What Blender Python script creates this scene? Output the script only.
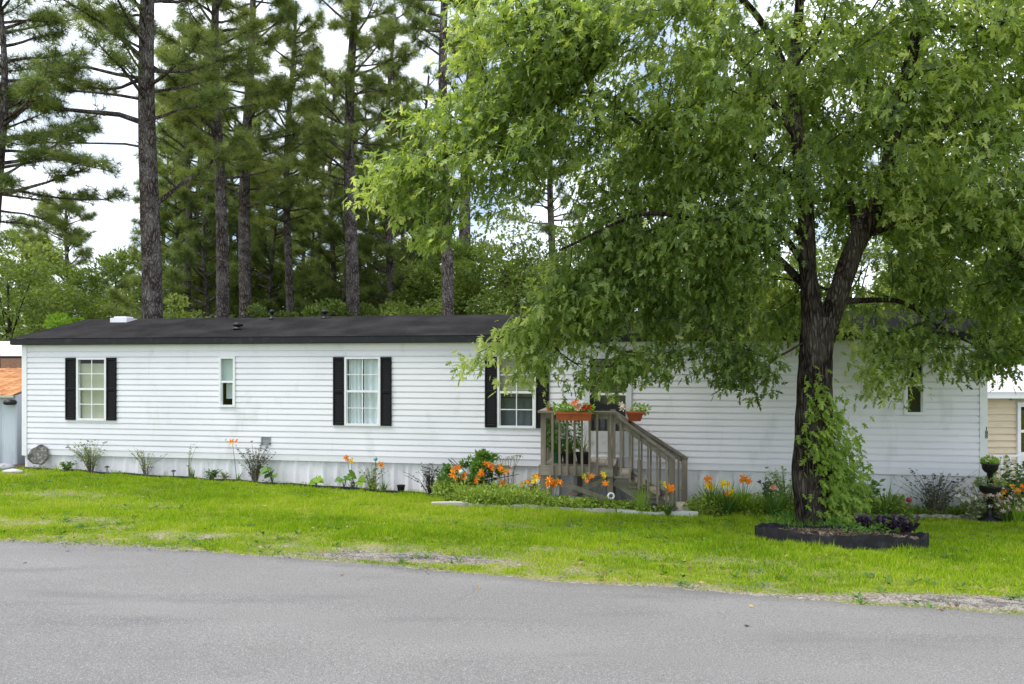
import bpy, math, random
import numpy as np
from mathutils import Vector

random.seed(7)
RNG = np.random.default_rng(11)
SC = bpy.context.scene
COL = SC.collection
for o in list(bpy.data.objects):
    bpy.data.objects.remove(o)

# ------------------------------------------------------------------ camera, light, exposure
CAM_Z = 1.8
cam_d = bpy.data.cameras.new('camera')
cam = bpy.data.objects.new('camera', cam_d)
COL.objects.link(cam)
cam.location = (0, 0, CAM_Z)
cam.rotation_euler = (math.radians(90), 0, 0)
cam_d.sensor_width = 36
cam_d.lens = 750 / 1024 * 36
cam_d.shift_y = 25 / 1024
cam_d.clip_end = 2000
cam_d.clip_start = 0.05
SC.camera = cam

SUN_EL, SUN_AZ = math.radians(66), math.radians(-112)   # azimuth clockwise from +Y
world = bpy.data.worlds.new('World')
SC.world = world
world.use_nodes = True
nt = world.node_tree
for n in list(nt.nodes):
    nt.nodes.remove(n)
wo = nt.nodes.new('ShaderNodeOutputWorld')
bg = nt.nodes.new('ShaderNodeBackground')
sky = nt.nodes.new('ShaderNodeTexSky')
sky.sky_type = 'NISHITA'
sky.sun_disc = False
sky.sun_elevation = SUN_EL
sky.sun_rotation = SUN_AZ
sky.air_density = 1.0
sky.dust_density = 1.5
tc = nt.nodes.new('ShaderNodeTexCoord')
mp = nt.nodes.new('ShaderNodeMapping')
mp.inputs['Scale'].default_value = (1, 1, 1.7)
mp.inputs['Location'].default_value = (0.3, 0.1, 0.0)
nz = nt.nodes.new('ShaderNodeTexNoise')
nz.inputs['Scale'].default_value = 2.6
nz.inputs['Detail'].default_value = 7
nz.inputs['Roughness'].default_value = 0.55
cr = nt.nodes.new('ShaderNodeValToRGB')
cr.color_ramp.elements[0].position = 0.38
cr.color_ramp.elements[0].color = (0.05, 0.05, 0.05, 1)
cr.color_ramp.elements[1].position = 0.57
cr.color_ramp.elements[1].color = (1, 1, 1, 1)
mx = nt.nodes.new('ShaderNodeMix')
mx.data_type = 'RGBA'
mx.inputs[7].default_value = (8.9, 9.35, 10.3, 1)
nt.links.new(tc.outputs['Generated'], mp.inputs['Vector'])
nt.links.new(mp.outputs[0], nz.inputs['Vector'])
nt.links.new(nz.outputs['Fac'], cr.inputs[0])
nt.links.new(cr.outputs[0], mx.inputs[0])
nt.links.new(sky.outputs[0], mx.inputs[6])
nt.links.new(mx.outputs[2], bg.inputs['Color'])
nt.links.new(bg.outputs[0], wo.inputs['Surface'])
bg.inputs['Strength'].default_value = 0.132

sun_d = bpy.data.lights.new('sun', 'SUN')
sun_d.energy = 2.3
sun_d.angle = math.radians(30)
sun_d.color = (1.0, 0.96, 0.88)
sun = bpy.data.objects.new('sun', sun_d)
COL.objects.link(sun)
sdir = Vector((math.sin(SUN_AZ) * math.cos(SUN_EL), math.cos(SUN_AZ) * math.cos(SUN_EL), math.sin(SUN_EL)))
sun.rotation_euler = sdir.to_track_quat('Z', 'Y').to_euler()
sun.location = (0, 0, 30)

SC.view_settings.view_transform = 'Standard'
SC.view_settings.look = 'None'
SC.view_settings.gamma = 1.0
SC.view_settings.exposure = 0.62
SC.render.engine = 'CYCLES'
SC.cycles.use_denoising = True
SC.cycles.max_bounces = 6
SC.cycles.transparent_max_bounces = 8

# ------------------------------------------------------------------ numeric helpers
def vnoise(x, y, scale, seed=0):
    x = np.asarray(x, float) * scale; y = np.asarray(y, float) * scale
    xi = np.floor(x).astype(np.int64); yi = np.floor(y).astype(np.int64)
    xf = x - xi; yf = y - yi
    def h(a, b):
        n = (a * 374761393 + b * 668265263 + seed * 1442695041) & 0xffffffff
        n = ((n ^ (n >> 13)) * 1274126177) & 0xffffffff
        return ((n ^ (n >> 16)) & 0xffff) / 65535.0
    u = xf * xf * (3 - 2 * xf); v = yf * yf * (3 - 2 * yf)
    return (h(xi, yi) * (1 - u) + h(xi + 1, yi) * u) * (1 - v) + (h(xi, yi + 1) * (1 - u) + h(xi + 1, yi + 1) * u) * v

def fbm(x, y, scale, seed=0, oct=3):
    t = 0; a = 0.5; s = 0
    for i in range(oct):
        t = t + a * vnoise(x, y, scale * 2 ** i, seed + i * 7); s += a; a *= 0.5
    return t / s

def norm(v):
    return v / np.maximum(np.linalg.norm(v, axis=-1, keepdims=True), 1e-9)

def frames(d, n):
    """columns x, y=d, z~n"""
    d = norm(d); z = norm(n - (n * d).sum(-1, keepdims=True) * d)
    x = np.cross(d, z)
    return np.stack([x, d, z], axis=-1)

def W(px, py, Y):
    return np.array([(px - 512) / 750 * Y, Y, CAM_Z - (py - 367) / 750 * Y])

# house frame: s along the wall to the right, d back from the wall face, z up
HL = np.array([-10.74, 16.5]); ang = math.radians(10.0)
HU = np.array([math.cos(ang), -math.sin(ang)]); HN = np.array([math.sin(ang), math.cos(ang)])
HLEN = 19.32
def H(s, d, z):
    p = HL + s * HU + d * HN
    return np.array([p[0], p[1], z])
def S(px, d=0.0):
    k = (px - 512) / 750
    return (k * (HL[1] + d * HN[1]) - HL[0] - d * HN[0]) / (HU[0] - k * HU[1])
def Zat(py, s, d=0.0):
    return CAM_Z - (py - 367) / 750 * (HL[1] + s * HU[1] + d * HN[1])

# road edge and ground
RX = [-90, -20, -9, -5.33, -3.56, -1.02, 0.08, 1.33, 2.46, 3.70, 12, 60]
RY = [18, 9.7, 8.25, 7.8, 7.5, 6.82, 6.37, 6.16, 5.79, 5.44, 3.0, -11]
def road_edge(x): return np.interp(x, RX, RY)
GX = [-30, -10.74, -5.5, -2.2, 3.5, 8.3, 14, 30]
GZ = [-0.35, -0.40, -0.585, -0.67, -0.90, -0.82, -0.85, -0.85]
def G(x, y):
    x = np.asarray(x, float); y = np.asarray(y, float)
    ye = road_edge(x); yw = np.interp(x, [-60, -10.74, 8.29, 60], [18, 16.5, 13.14, 12])
    yw = np.maximum(yw, ye + 2)
    t = np.clip((y - ye) / (yw - ye), 0, 1)
    z = -0.03 + (np.interp(x, GX, GZ) + 0.03) * t
    far = np.clip((y - 25) / 60, 0, 1)
    z = z * (1 - far) - 0.6 * far
    lump = (fbm(x, y, 0.9, 3) - 0.5) * 0.05 * np.clip((y - ye) / 0.6, 0, 1)
    z = np.where(y < ye, -0.03, z + lump)
    return z
def gp(px, py):
    Ys = np.arange(4, 40, 0.02)
    X = (px - 512) / 750 * Ys; Z = CAM_Z - (py - 367) / 750 * Ys
    i = np.argmax(Z < G(X, Ys))
    return np.array([X[i], Ys[i], float(G(X[i], Ys[i]))])

def sd(x, y):
    x = np.asarray(x, float) - HL[0]; y = np.asarray(y, float) - HL[1]
    return x * HU[0] + y * HU[1], x * HN[0] + y * HN[1]

# edge of the flower bed along the wall (metres in front of the wall, by s)
def _bd(px, py):
    p = gp(px, py); return sd(p[0], p[1])
_bp = [_bd(*q) for q in ((455, 507), (500, 508.8), (560, 511), (618, 513.8), (695, 516.8), (760, 518.5), (905, 519), (960, 519.5), (1024, 521.5))]
BED_S = [-3, S(24), S(250), S(330), S(430), S(448), *[q[0] for q in _bp], HLEN + 6]
BED_D = [0.25, 0.25, 0.38, 0.55, 0.8, 0.95, *[-q[1] for q in _bp], 1.3]
def bed_front(s): return np.interp(s, BED_S, BED_D)
MB_C = np.array([4.20, 9.66]); MB_R = (1.02, 0.66); MB_A = math.radians(-24)      # mulch ring round the tree

SPOTS = [(*gp(395, 556)[:2], 1.1, .22, .9), (*gp(1005, 604)[:2], .9, .28, 1.1), (*gp(55, 494)[:2], 1.0, .5, .55),
         (*gp(30, 522)[:2], 1.2, .35, .5), (*gp(210, 537)[:2], 0.8, .3, .6), (*gp(740, 562)[:2], 1.0, .4, .3),
         (*gp(345, 548)[:2], .8, .25, .55), (*gp(870, 575)[:2], 1.0, .4, .25), (*gp(500, 524)[:2], 1.6, .45, .3),
         (*gp(830, 597)[:2], 1.2, .15, .6), (*gp(15, 474)[:2], .8, .35, .8), (*gp(960, 600)[:2], .9, .16, 1.3), (*gp(420, 560)[:2], .8, .16, 1.3), (*gp(660, 585)[:2], .8, .12, .8), (*gp(120, 505)[:2], 1.4, .3, .35), (*gp(600, 552)[:2], 1.6, .3, .35)]
def bare(x, y):
    ye = road_edge(x)
    e = y - ye
    n1 = fbm(x, y, 1.3, 21); n2 = fbm(x, y, 5, 33)
    b = np.clip(1 - (e - 0.02) / (0.10 + 0.35 * n1 * n1), 0, 1) * (0.5 + n2)
    b = b + np.clip((n1 * 0.6 + n2 * 0.55 - 0.66) * 3.0, 0, 0.6) * np.clip(1.7 - e / 1.8, 0, 1)
    for sx, sy, rx, ry, a in SPOTS:
        g = np.exp(-(((x - sx) / rx) ** 2 + ((y - sy) / ry) ** 2))
        b = b + a * g * (0.35 + 1.4 * n2)
    b = np.where(e < -7.3, 0, b)
    return np.clip(b, 0, 1)
def bedmask(x, y):
    s, d = sd(x, y)
    m = ((d > -bed_front(s)) & (s > -3) & (s < HLEN + 3)).astype(float)
    ca, sa = math.cos(MB_A), math.sin(MB_A); dx, dy = x - MB_C[0], y - MB_C[1]
    r = ((dx * ca + dy * sa) / MB_R[0]) ** 2 + ((-dx * sa + dy * ca) / MB_R[1]) ** 2
    return np.maximum(m, (r < 1).astype(float))

# ------------------------------------------------------------------ object helpers
ORG = {}
def tag(o, label=None, cat=None, group=None, kind=None):
    if label: o['label'] = label
    if cat: o['category'] = cat
    if group: o['group'] = group
    if kind: o['kind'] = kind
    return o
def thing(name, loc, label, cat, group=None):
    o = bpy.data.objects.new(name, None)
    COL.objects.link(o)
    o.location = [float(v) for v in loc]
    o.empty_display_size = 0.2
    ORG[o.name] = np.array(loc, float)
    return tag(o, label, cat, group)
def org(o):
    while o.parent: o = o.parent
    return ORG.get(o.name, np.zeros(3))

class M:
    """collects polygons (world coordinates) for one mesh object"""
    def __init__(s): s.V = []; s.F = []; s.T = []; s.n = 0; s.tint = False
    def add(s, V, F, tint=None):
        V = np.asarray(V, float).reshape(-1, 3); F = np.asarray(F, int)
        s.V.append(V); s.F.append(F + s.n); s.n += len(V)
        if tint is not None: s.tint = True
        s.T.append(np.full(len(V), 0.5) if tint is None else np.broadcast_to(tint, (len(V),)))
        return s
    def polys(s, V, faces, tint=None):
        V = np.asarray(V, float)
        s.V.append(V)
        for f in faces: s.F.append(np.array([f]) + s.n)
        s.n += len(V); s.T.append(np.full(len(V), 0.5 if tint is None else tint))
        return s
    def box(s, s0, s1, d0, d1, z0, z1):          # in the house frame
        c = [H(a, b, z) for z in (z0, z1) for a, b in ((s0, d0), (s1, d0), (s1, d1), (s0, d1))]
        return s.add(c, [[0, 3, 2, 1], [4, 5, 6, 7], [0, 1, 5, 4], [1, 2, 6, 5], [2, 3, 7, 6], [3, 0, 4, 7]])
    def wbox(s, c, hx, hy, hz, rot=0.0):
        r = np.array([[math.cos(rot), -math.sin(rot), 0], [math.sin(rot), math.cos(rot), 0], [0, 0, 1]])
        v = [np.array(c) + r @ np.array([a * hx, b * hy, z * hz]) for z in (-1, 1) for a, b in ((-1, -1), (1, -1), (1, 1), (-1, 1))]
        return s.add(v, [[0, 3, 2, 1], [4, 5, 6, 7], [0, 1, 5, 4], [1, 2, 6, 5], [2, 3, 7, 6], [3, 0, 4, 7]])
    def beam(s, p, q, w, h, side):
        """box beam from p to q; w along 'side', h perpendicular"""
        p = np.array(p); q = np.array(q); d = norm(q - p); x = norm(np.array(side, float)); x = norm(x - d * (x @ d)); z = np.cross(x, d)
        v = [e + x * a * w / 2 + z * b * h / 2 for e in (p, q) for a, b in ((-1, -1), (1, -1), (1, 1), (-1, 1))]
        return s.add(v, [[0, 1, 2, 3], [7, 6, 5, 4], [0, 4, 5, 1], [1, 5, 6, 2], [2, 6, 7, 3], [3, 7, 4, 0]])
    def tube(s, P, R, n=6, tint=None, cap=True):
        P = np.asarray(P, float); R = np.broadcast_to(R, (len(P),))
        T = np.gradient(P, axis=0); T = norm(T)
        ref = np.array([0.31, 0.17, 0.93]) if abs(T[0][2]) < 0.9 else np.array([1.0, 0.2, 0.0])
        X = norm(np.cross(T, ref)); Y = np.cross(T, X)
        a = np.arange(n) * 2 * math.pi / n
        V = P[:, None] + R[:, None, None] * (np.cos(a)[None, :, None] * X[:, None] + np.sin(a)[None, :, None] * Y[:, None])
        F = []
        for i in range(len(P) - 1):
            for j in range(n):
                k = (j + 1) % n
                F.append([i * n + j, i * n + k, (i + 1) * n + k, (i + 1) * n + j])
        s.add(V.reshape(-1, 3), F, tint)
        if cap:
            s.F.append(np.array([[s.n - n + j for j in range(n)]]))
            s.F.append(np.array([[s.n - len(P) * n + (n - 1 - j) for j in range(n)]]))
        return s
    def lathe(s, c, prof, n=20):
        c = np.array(c); a = np.arange(n) * 2 * math.pi / n
        V = [c + np.array([r * math.cos(t), r * math.sin(t), z]) for r, z in prof for t in a]
        F = [[i * n + j, i * n + (j + 1) % n, (i + 1) * n + (j + 1) % n, (i + 1) * n + j] for i in range(len(prof) - 1) for j in range(n)]
        return s.add(V, F)
    def inst(s, tmpl, pos, R, scale, tint):
        """many copies of a leaf template; tmpl=(verts, [faces of equal size])"""
        tv, tf = np.array(tmpl[0], float), np.array(tmpl[1])
        N = len(pos); k = len(tv)
        sc = np.broadcast_to(np.asarray(scale, float).reshape(-1, 1) if np.ndim(scale) < 2 else scale, (N, 3)) if np.ndim(scale) else np.full((N, 3), scale)
        V = np.einsum('nij,nkj->nki', R, tv[None] * sc[:, None, :]) + pos[:, None]
        F = (tf[None] + (np.arange(N) * k)[:, None, None]).reshape(-1, tf.shape[1])
        s.V.append(V.reshape(-1, 3)); s.F.append(F + s.n); s.n += N * k
        s.T.append(np.repeat(tint, k)); s.tint = True
        return s
    def build(s, name, mat, parent=None, smooth=False, origin=None):
        me = bpy.data.meshes.new(name)
        off = org(parent) if parent else (np.array(origin, float) if origin is not None else np.zeros(3))
        V = np.concatenate(s.V) - off
        L = np.concatenate([f.ravel() for f in s.F]); sz = np.concatenate([np.full(len(f), f.shape[1]) for f in s.F])
        me.vertices.add(len(V)); me.vertices.foreach_set('co', V.astype(np.float32).ravel())
        me.loops.add(len(L)); me.loops.foreach_set('vertex_index', L.astype(np.int32))
        me.polygons.add(len(sz)); me.polygons.foreach_set('loop_start', (np.cumsum(sz) - sz).astype(np.int32))
        me.polygons.foreach_set('loop_total', sz.astype(np.int32))
        me.polygons.foreach_set('use_smooth', np.full(len(sz), bool(smooth)))
        if s.tint:
            at = me.attributes.new('tint', 'FLOAT', 'POINT')
            at.data.foreach_set('value', np.concatenate(s.T).astype(np.float32))
        me.update(calc_edges=True)
        me.validate()
        o = bpy.data.objects.new(name, me)
        COL.objects.link(o)
        if mat: me.materials.append(mat)
        if parent: o.parent = parent
        else:
            o.location = [float(v) for v in off]; ORG[o.name] = off
        return o

# ------------------------------------------------------------------ materials
def mat(name, base, rough=0.8, spec=0.3, noise=None, bump=None, metal=0.0, obj=True):
    """noise = list of (scale, (xyz stretch), colour, lo, hi, detail); bump = (scale, stretch, strength, distance)"""
    m = bpy.data.materials.new(name); m.use_nodes = True
    t = m.node_tree; b = t.nodes['Principled BSDF']
    b.inputs['Roughness'].default_value = rough
    b.inputs['Specular IOR Level'].default_value = spec
    b.inputs['Metallic'].default_value = metal
    b.inputs['Base Color'].default_value = (*base, 1)
    g = t.nodes.new('ShaderNodeNewGeometry'); last = None
    def ntex(scale, st, det=5):
        mpn = t.nodes.new('ShaderNodeMapping'); mpn.inputs['Scale'].default_value = st
        nn = t.nodes.new('ShaderNodeTexNoise'); nn.inputs['Scale'].default_value = scale; nn.inputs['Detail'].default_value = det
        t.links.new(g.outputs['Position'], mpn.inputs['Vector']); t.links.new(mpn.outputs[0], nn.inputs['Vector'])
        return nn
    for (sc_, st, c, lo, hi, det) in (noise or []):
        nn = ntex(sc_, st, det)
        r = t.nodes.new('ShaderNodeMapRange'); r.inputs['From Min'].default_value = lo; r.inputs['From Max'].default_value = hi
        x = t.nodes.new('ShaderNodeMix'); x.data_type = 'RGBA'
        t.links.new(nn.outputs['Fac'], r.inputs['Value']); t.links.new(r.outputs[0], x.inputs[0])
        if last is None: x.inputs[6].default_value = (*base, 1)
        else: t.links.new(last, x.inputs[6])
        x.inputs[7].default_value = (*c, 1)
        last = x.outputs[2]
    if last is not None: t.links.new(last, b.inputs['Base Color'])
    if bump:
        nn = ntex(bump[0], bump[1], 6)
        bn = t.nodes.new('ShaderNodeBump'); bn.inputs['Strength'].default_value = bump[2]; bn.inputs['Distance'].default_value = bump[3]
        t.links.new(nn.outputs['Fac'], bn.inputs['Height']); t.links.new(bn.outputs[0], b.inputs['Normal'])
    return m

def leafmat(name, cols, transl=0.35, rough=0.55, spec=0.35, tcol=1.35):
    m = bpy.data.materials.new(name); m.use_nodes = True
    t = m.node_tree; b = t.nodes['Principled BSDF']; out = t.nodes['Material Output']
    b.inputs['Roughness'].default_value = rough; b.inputs['Specular IOR Level'].default_value = spec
    a = t.nodes.new('ShaderNodeAttribute'); a.attribute_name = 'tint'
    r = t.nodes.new('ShaderNodeValToRGB')
    n = len(cols)
    while len(r.color_ramp.elements) < n: r.color_ramp.elements.new(0.5)
    for i, c in enumerate(cols):
        r.color_ramp.elements[i].position = i / (n - 1); r.color_ramp.elements[i].color = (*c, 1)
    t.links.new(a.outputs['Fac'], r.inputs[0]); t.links.new(r.outputs[0], b.inputs['Base Color'])
    tr = t.nodes.new('ShaderNodeBsdfTranslucent')
    ml = t.nodes.new('ShaderNodeMix'); ml.data_type = 'RGBA'; ml.blend_type = 'MULTIPLY'; ml.inputs[0].default_value = 1
    ml.inputs[7].default_value = (tcol * 1.1, tcol, tcol * 0.5, 1)
    t.links.new(r.outputs[0], ml.inputs[6]); t.links.new(ml.outputs[2], tr.inputs['Color'])
    x = t.nodes.new('ShaderNodeMixShader'); x.inputs[0].default_value = transl
    t.links.new(b.outputs[0], x.inputs[1]); t.links.new(tr.outputs[0], x.inputs[2]); t.links.new(x.outputs[0], out.inputs['Surface'])
    return m

def barkmat(name, dark, light, grey, sc_=9, stretch=0.18):
    m = bpy.data.materials.new(name); m.use_nodes = True
    t = m.node_tree; b = t.nodes['Principled BSDF']; b.inputs['Roughness'].default_value = 0.95; b.inputs['Specular IOR Level'].default_value = 0.1
    g = t.nodes.new('ShaderNodeNewGeometry')
    mpn = t.nodes.new('ShaderNodeMapping'); mpn.inputs['Scale'].default_value = (1, 1, stretch)
    nn = t.nodes.new('ShaderNodeTexNoise'); nn.inputs['Scale'].default_value = 5; nn.inputs['Detail'].default_value = 3
    ad = t.nodes.new('ShaderNodeMix'); ad.data_type = 'RGBA'; ad.blend_type = 'ADD'; ad.inputs[0].default_value = 0.25
    vo = t.nodes.new('ShaderNodeTexVoronoi'); vo.feature = 'DISTANCE_TO_EDGE'; vo.inputs['Scale'].default_value = sc_
    t.links.new(g.outputs['Position'], mpn.inputs['Vector']); t.links.new(mpn.outputs[0], nn.inputs['Vector'])
    t.links.new(mpn.outputs[0], ad.inputs[6]); t.links.new(nn.outputs['Color'], ad.inputs[7]); t.links.new(ad.outputs[2], vo.inputs['Vector'])
    r = t.nodes.new('ShaderNodeValToRGB')
    r.color_ramp.elements[0].position = 0.0; r.color_ramp.elements[0].color = (*dark, 1)
    r.color_ramp.elements[1].position = 0.22; r.color_ramp.elements[1].color = (*light, 1)
    t.links.new(vo.outputs['Distance'], r.inputs[0])
    n2 = t.nodes.new('ShaderNodeTexNoise'); n2.inputs['Scale'].default_value = 3.0; n2.inputs['Detail'].default_value = 6
    t.links.new(g.outputs['Position'], n2.inputs['Vector'])
    r2 = t.nodes.new('ShaderNodeMapRange'); r2.inputs['From Min'].default_value = 0.42; r2.inputs['From Max'].default_value = 0.66
    t.links.new(n2.outputs['Fac'], r2.inputs['Value'])
    x = t.nodes.new('ShaderNodeMix'); x.data_type = 'RGBA'; x.inputs[7].default_value = (*grey, 1)
    t.links.new(r2.outputs[0], x.inputs[0]); t.links.new(r.outputs[0], x.inputs[6]); t.links.new(x.outputs[2], b.inputs['Base Color'])
    mr = t.nodes.new('ShaderNodeMapRange'); mr.inputs['From Max'].default_value = 0.25
    t.links.new(vo.outputs['Distance'], mr.inputs['Value'])
    bn = t.nodes.new('ShaderNodeBump'); bn.inputs['Strength'].default_value = 1.0; bn.inputs['Distance'].default_value = 0.06
    t.links.new(mr.outputs[0], bn.inputs['Height']); t.links.new(bn.outputs[0], b.inputs['Normal'])
    return m

def glassmat(name, tint=(0.85, 0.9, 0.9), refl=0.18):
    m = bpy.data.materials.new(name); m.use_nodes = True
    t = m.node_tree; t.nodes.remove(t.nodes['Principled BSDF']); out = t.nodes['Material Output']
    tr = t.nodes.new('ShaderNodeBsdfTransparent'); tr.inputs[0].default_value = (*tint, 1)
    gl = t.nodes.new('ShaderNodeBsdfGlossy'); gl.inputs['Roughness'].default_value = 0.03
    x = t.nodes.new('ShaderNodeMixShader'); x.inputs[0].default_value = refl
    t.links.new(tr.outputs[0], x.inputs[1]); t.links.new(gl.outputs[0], x.inputs[2]); t.links.new(x.outputs[0], out.inputs['Surface'])
    return m

siding_m = mat('siding_vinyl', (0.82, 0.815, 0.86), 0.45, 0.35,
               noise=[(0.9, (1, 1, 1), (0.74, 0.745, 0.79), .4, .75, 5), (2.6, (1, 1, .5), (0.60, 0.61, 0.62), .58, .82, 7), (7, (1, 1, .12), (0.66, 0.67, 0.67), .66, .9, 6)])
skirt_m = mat('skirting_vinyl', (0.80, 0.80, 0.82), 0.5, 0.3,
              noise=[(3.0, (1, 1, .25), (0.55, 0.58, 0.60), .45, .75, 6), (9, (1, 1, .4), (.28, .30, .27), .62, .8, 6)])
trim_m = mat('white_trim', (0.80, 0.81, 0.84), 0.4, 0.4, noise=[(4, (1, 1, 1), (0.66, 0.68, 0.68), .5, .8, 5)])
black_m = mat('black_shutter', (0.006, 0.0065, 0.008), 0.6, 0.2)
fascia_m = mat('dark_fascia', (0.012, 0.014, 0.017), 0.55, 0.3, noise=[(6, (1, 1, 1), (0.035, 0.038, 0.042), .55, .8, 5)])
roof_m = mat('roof_shingle', (0.011, 0.011, 0.012), 0.95, 0.08,
             noise=[(1.3, (1, 1, 1), (0.034, 0.032, 0.034), .4, .7, 6), (60, (1, 1, 1), (0.045, 0.042, 0.042), .5, .75, 2)], bump=(90, (1, 1, 1), .5, .01))
wood_m = mat('grey_deck_wood', (0.22, 0.19, 0.15), 0.9, 0.15,
             noise=[(6, (1, 1, .12), (0.12, 0.105, 0.085), .42, .7, 7), (22, (1, 1, .1), (0.32, 0.30, 0.26), .55, .75, 5), (1.7, (1, 1, 1), (0.15, 0.15, 0.11), .5, .75, 3)], bump=(40, (1, 1, .1), .4, .004))
woodh_m = mat('grey_deck_boards', (0.25, 0.225, 0.19), 0.9, 0.15,
              noise=[(8, (.15, .6, 1), (0.13, 0.115, 0.09), .42, .7, 7), (2, (1, 1, 1), (0.16, 0.16, 0.12), .5, .75, 3)], bump=(40, (.1, 1, 1), .4, .004))
dark_m = mat('dark_interior', (0.02, 0.02, 0.02), 0.9, 0.1)
room_m = mat('room_wall', (0.10, 0.095, 0.085), 0.9, 0.1)
terra_m = mat('terracotta', (0.42, 0.11, 0.045), 0.75, 0.2, noise=[(12, (1, 1, 1), (0.28, 0.08, 0.04), .5, .75, 4)])
bplastic_m = mat('black_plastic', (0.012, 0.012, 0.013), 0.45, 0.35)
rubber_m = mat('black_rubber', (0.018, 0.018, 0.022), 0.8, 0.2, noise=[(9, (1, 1, 1), (0.045, 0.045, 0.05), .5, .75, 5)], bump=(30, (1, 1, .3), .6, .01))
pine_bark = barkmat('pine_bark', (0.035, 0.029, 0.026), (0.15, 0.12, 0.11), (0.21, 0.19, 0.18), 13, .4)
maple_bark = barkmat('maple_bark', (0.006, 0.005, 0.004), (0.075, 0.058, 0.046), (0.115, 0.10, 0.082), 22, .16)
twig_m = mat('twig_bark', (0.045, 0.037, 0.030), 0.9, 0.1)
stem_m = mat('green_stem', (0.09, 0.15, 0.04), 0.7, 0.2)
dstem_m = mat('dry_stem', (0.16, 0.15, 0.10), 0.8, 0.2)
maple_leaf = leafmat('maple_leaf', [(0.07, 0.12, 0.026), (0.17, 0.265, 0.06), (0.33, 0.43, 0.13), (0.54, 0.62, 0.29)], 0.55, .38, .55, 1.6)
needle_m = leafmat('pine_needle', [(0.07, 0.12, 0.035), (0.18, 0.25, 0.06), (0.36, 0.42, 0.12)], 0.35, .5)
wood_leaf = leafmat('woodland_leaf', [(0.065, 0.115, 0.028), (0.14, 0.21, 0.045), (0.28, 0.37, 0.09)], 0.42)
lime_leaf = leafmat('lime_leaf', [(0.14, 0.28, 0.02), (0.20, 0.36, 0.03), (0.30, 0.46, 0.05)], 0.4)
bush_leaf = leafmat('garden_leaf', [(0.05, 0.13, 0.02), (0.09, 0.2, 0.03), (0.16, 0.3, 0.05)], 0.35)
pale_leaf = leafmat('pale_leaf', [(0.14, 0.2, 0.08), (0.22, 0.3, 0.12), (0.34, 0.4, 0.2)], 0.3)
dark_leaf = leafmat('dark_plant_leaf', [(0.025, 0.04, 0.02), (0.05, 0.07, 0.04), (0.10, 0.12, 0.08)], 0.2)
purple_leaf = leafmat('purple_leaf', [(0.020, 0.012, 0.028), (0.05, 0.028, 0.06), (0.09, 0.06, 0.10)], 0.15)
grass_m = leafmat('grass_blade', [(0.13, 0.24, 0.006), (0.23, 0.39, 0.008), (0.36, 0.48, 0.02), (0.48, 0.44, 0.16)], 0.35, .6, .2)
orange_m = leafmat('orange_petal', [(0.78, 0.23, 0.015), (0.92, 0.40, 0.04)], 0.3, tcol=1.0)
yellow_m = leafmat('yellow_petal', [(0.85, 0.62, 0.01), (0.95, 0.8, 0.03)], 0.3, tcol=1.0)
peach_m = leafmat('peach_petal', [(0.85, 0.3, 0.2), (0.9, 0.55, 0.42)], 0.3, tcol=1.0)
red_m = leafmat('red_petal', [(0.5, 0.015, 0.04), (0.75, 0.03, 0.08)], 0.2, tcol=1.0)
white_m = leafmat('white_petal', [(0.6, 0.58, 0.5), (0.85, 0.83, 0.78)], 0.3, tcol=1.0)
pink_m = leafmat('pink_petal', [(0.62, 0.45, 0.42), (0.8, 0.68, 0.62)], 0.3, tcol=1.0)
glass_m = glassmat('window_glass', refl=.035)
dglass_m = glassmat('door_glass', (.6, .62, .63), .08)

# ------------------------------------------------------------------ ground and road
def ground_mat():
    m = bpy.data.materials.new('ground_lawn'); m.use_nodes = True
    t = m.node_tree; b = t.nodes['Principled BSDF']; b.inputs['Roughness'].default_value = 0.95; b.inputs['Specular IOR Level'].default_value = 0.1
    g = t.nodes.new('ShaderNodeNewGeometry')
    def noise(s, d=6):
        n = t.nodes.new('ShaderNodeTexNoise'); n.inputs['Scale'].default_value = s; n.inputs['Detail'].default_value = d
        t.links.new(g.outputs['Position'], n.inputs['Vector']); return n.outputs['Fac']
    def ramp(f, els):
        r = t.nodes.new('ShaderNodeValToRGB')
        while len(r.color_ramp.elements) < len(els): r.color_ramp.elements.new(.5)
        for i, (p, c) in enumerate(els): r.color_ramp.elements[i].position = p; r.color_ramp.elements[i].color = (*c, 1)
        t.links.new(f, r.inputs[0]); return r.outputs[0]
    def mix(f, a, c):
        x = t.nodes.new('ShaderNodeMix'); x.data_type = 'RGBA'; t.links.new(f, x.inputs[0]); t.links.new(a, x.inputs[6]); t.links.new(c, x.inputs[7]); return x.outputs[2]
    def attr(n):
        a = t.nodes.new('ShaderNodeAttribute'); a.attribute_name = n; return a.outputs['Fac']
    grass = ramp(noise(3, 8), [(.3, (0.09, 0.13, 0.015)), (.5, (0.17, 0.21, 0.02)), (.68, (0.29, 0.27, 0.09))])
    soil = ramp(noise(35, 8), [(.3, (0.10, 0.085, 0.065)), (.5, (0.25, 0.215, 0.18)), (.68, (0.46, 0.42, 0.38))])
    mulch = ramp(noise(45, 6), [(.35, (0.035, 0.025, 0.018)), (.55, (0.10, 0.075, 0.055)), (.7, (0.2, 0.16, 0.12))])
    c = mix(attr('bare'), grass, soil); c = mix(attr('bed'), c, mulch)
    t.links.new(c, b.inputs['Base Color'])
    bn = t.nodes.new('ShaderNodeBump'); bn.inputs['Strength'].default_value = .8; bn.inputs['Distance'].default_value = .03
    t.links.new(noise(28, 6), bn.inputs['Height']); t.links.new(bn.outputs[0], b.inputs['Normal'])
    return m
xs = np.concatenate([np.linspace(-400, -16, 20)[:-1], np.arange(-16, 16, 0.07), np.linspace(16, 400, 20)])
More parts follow.
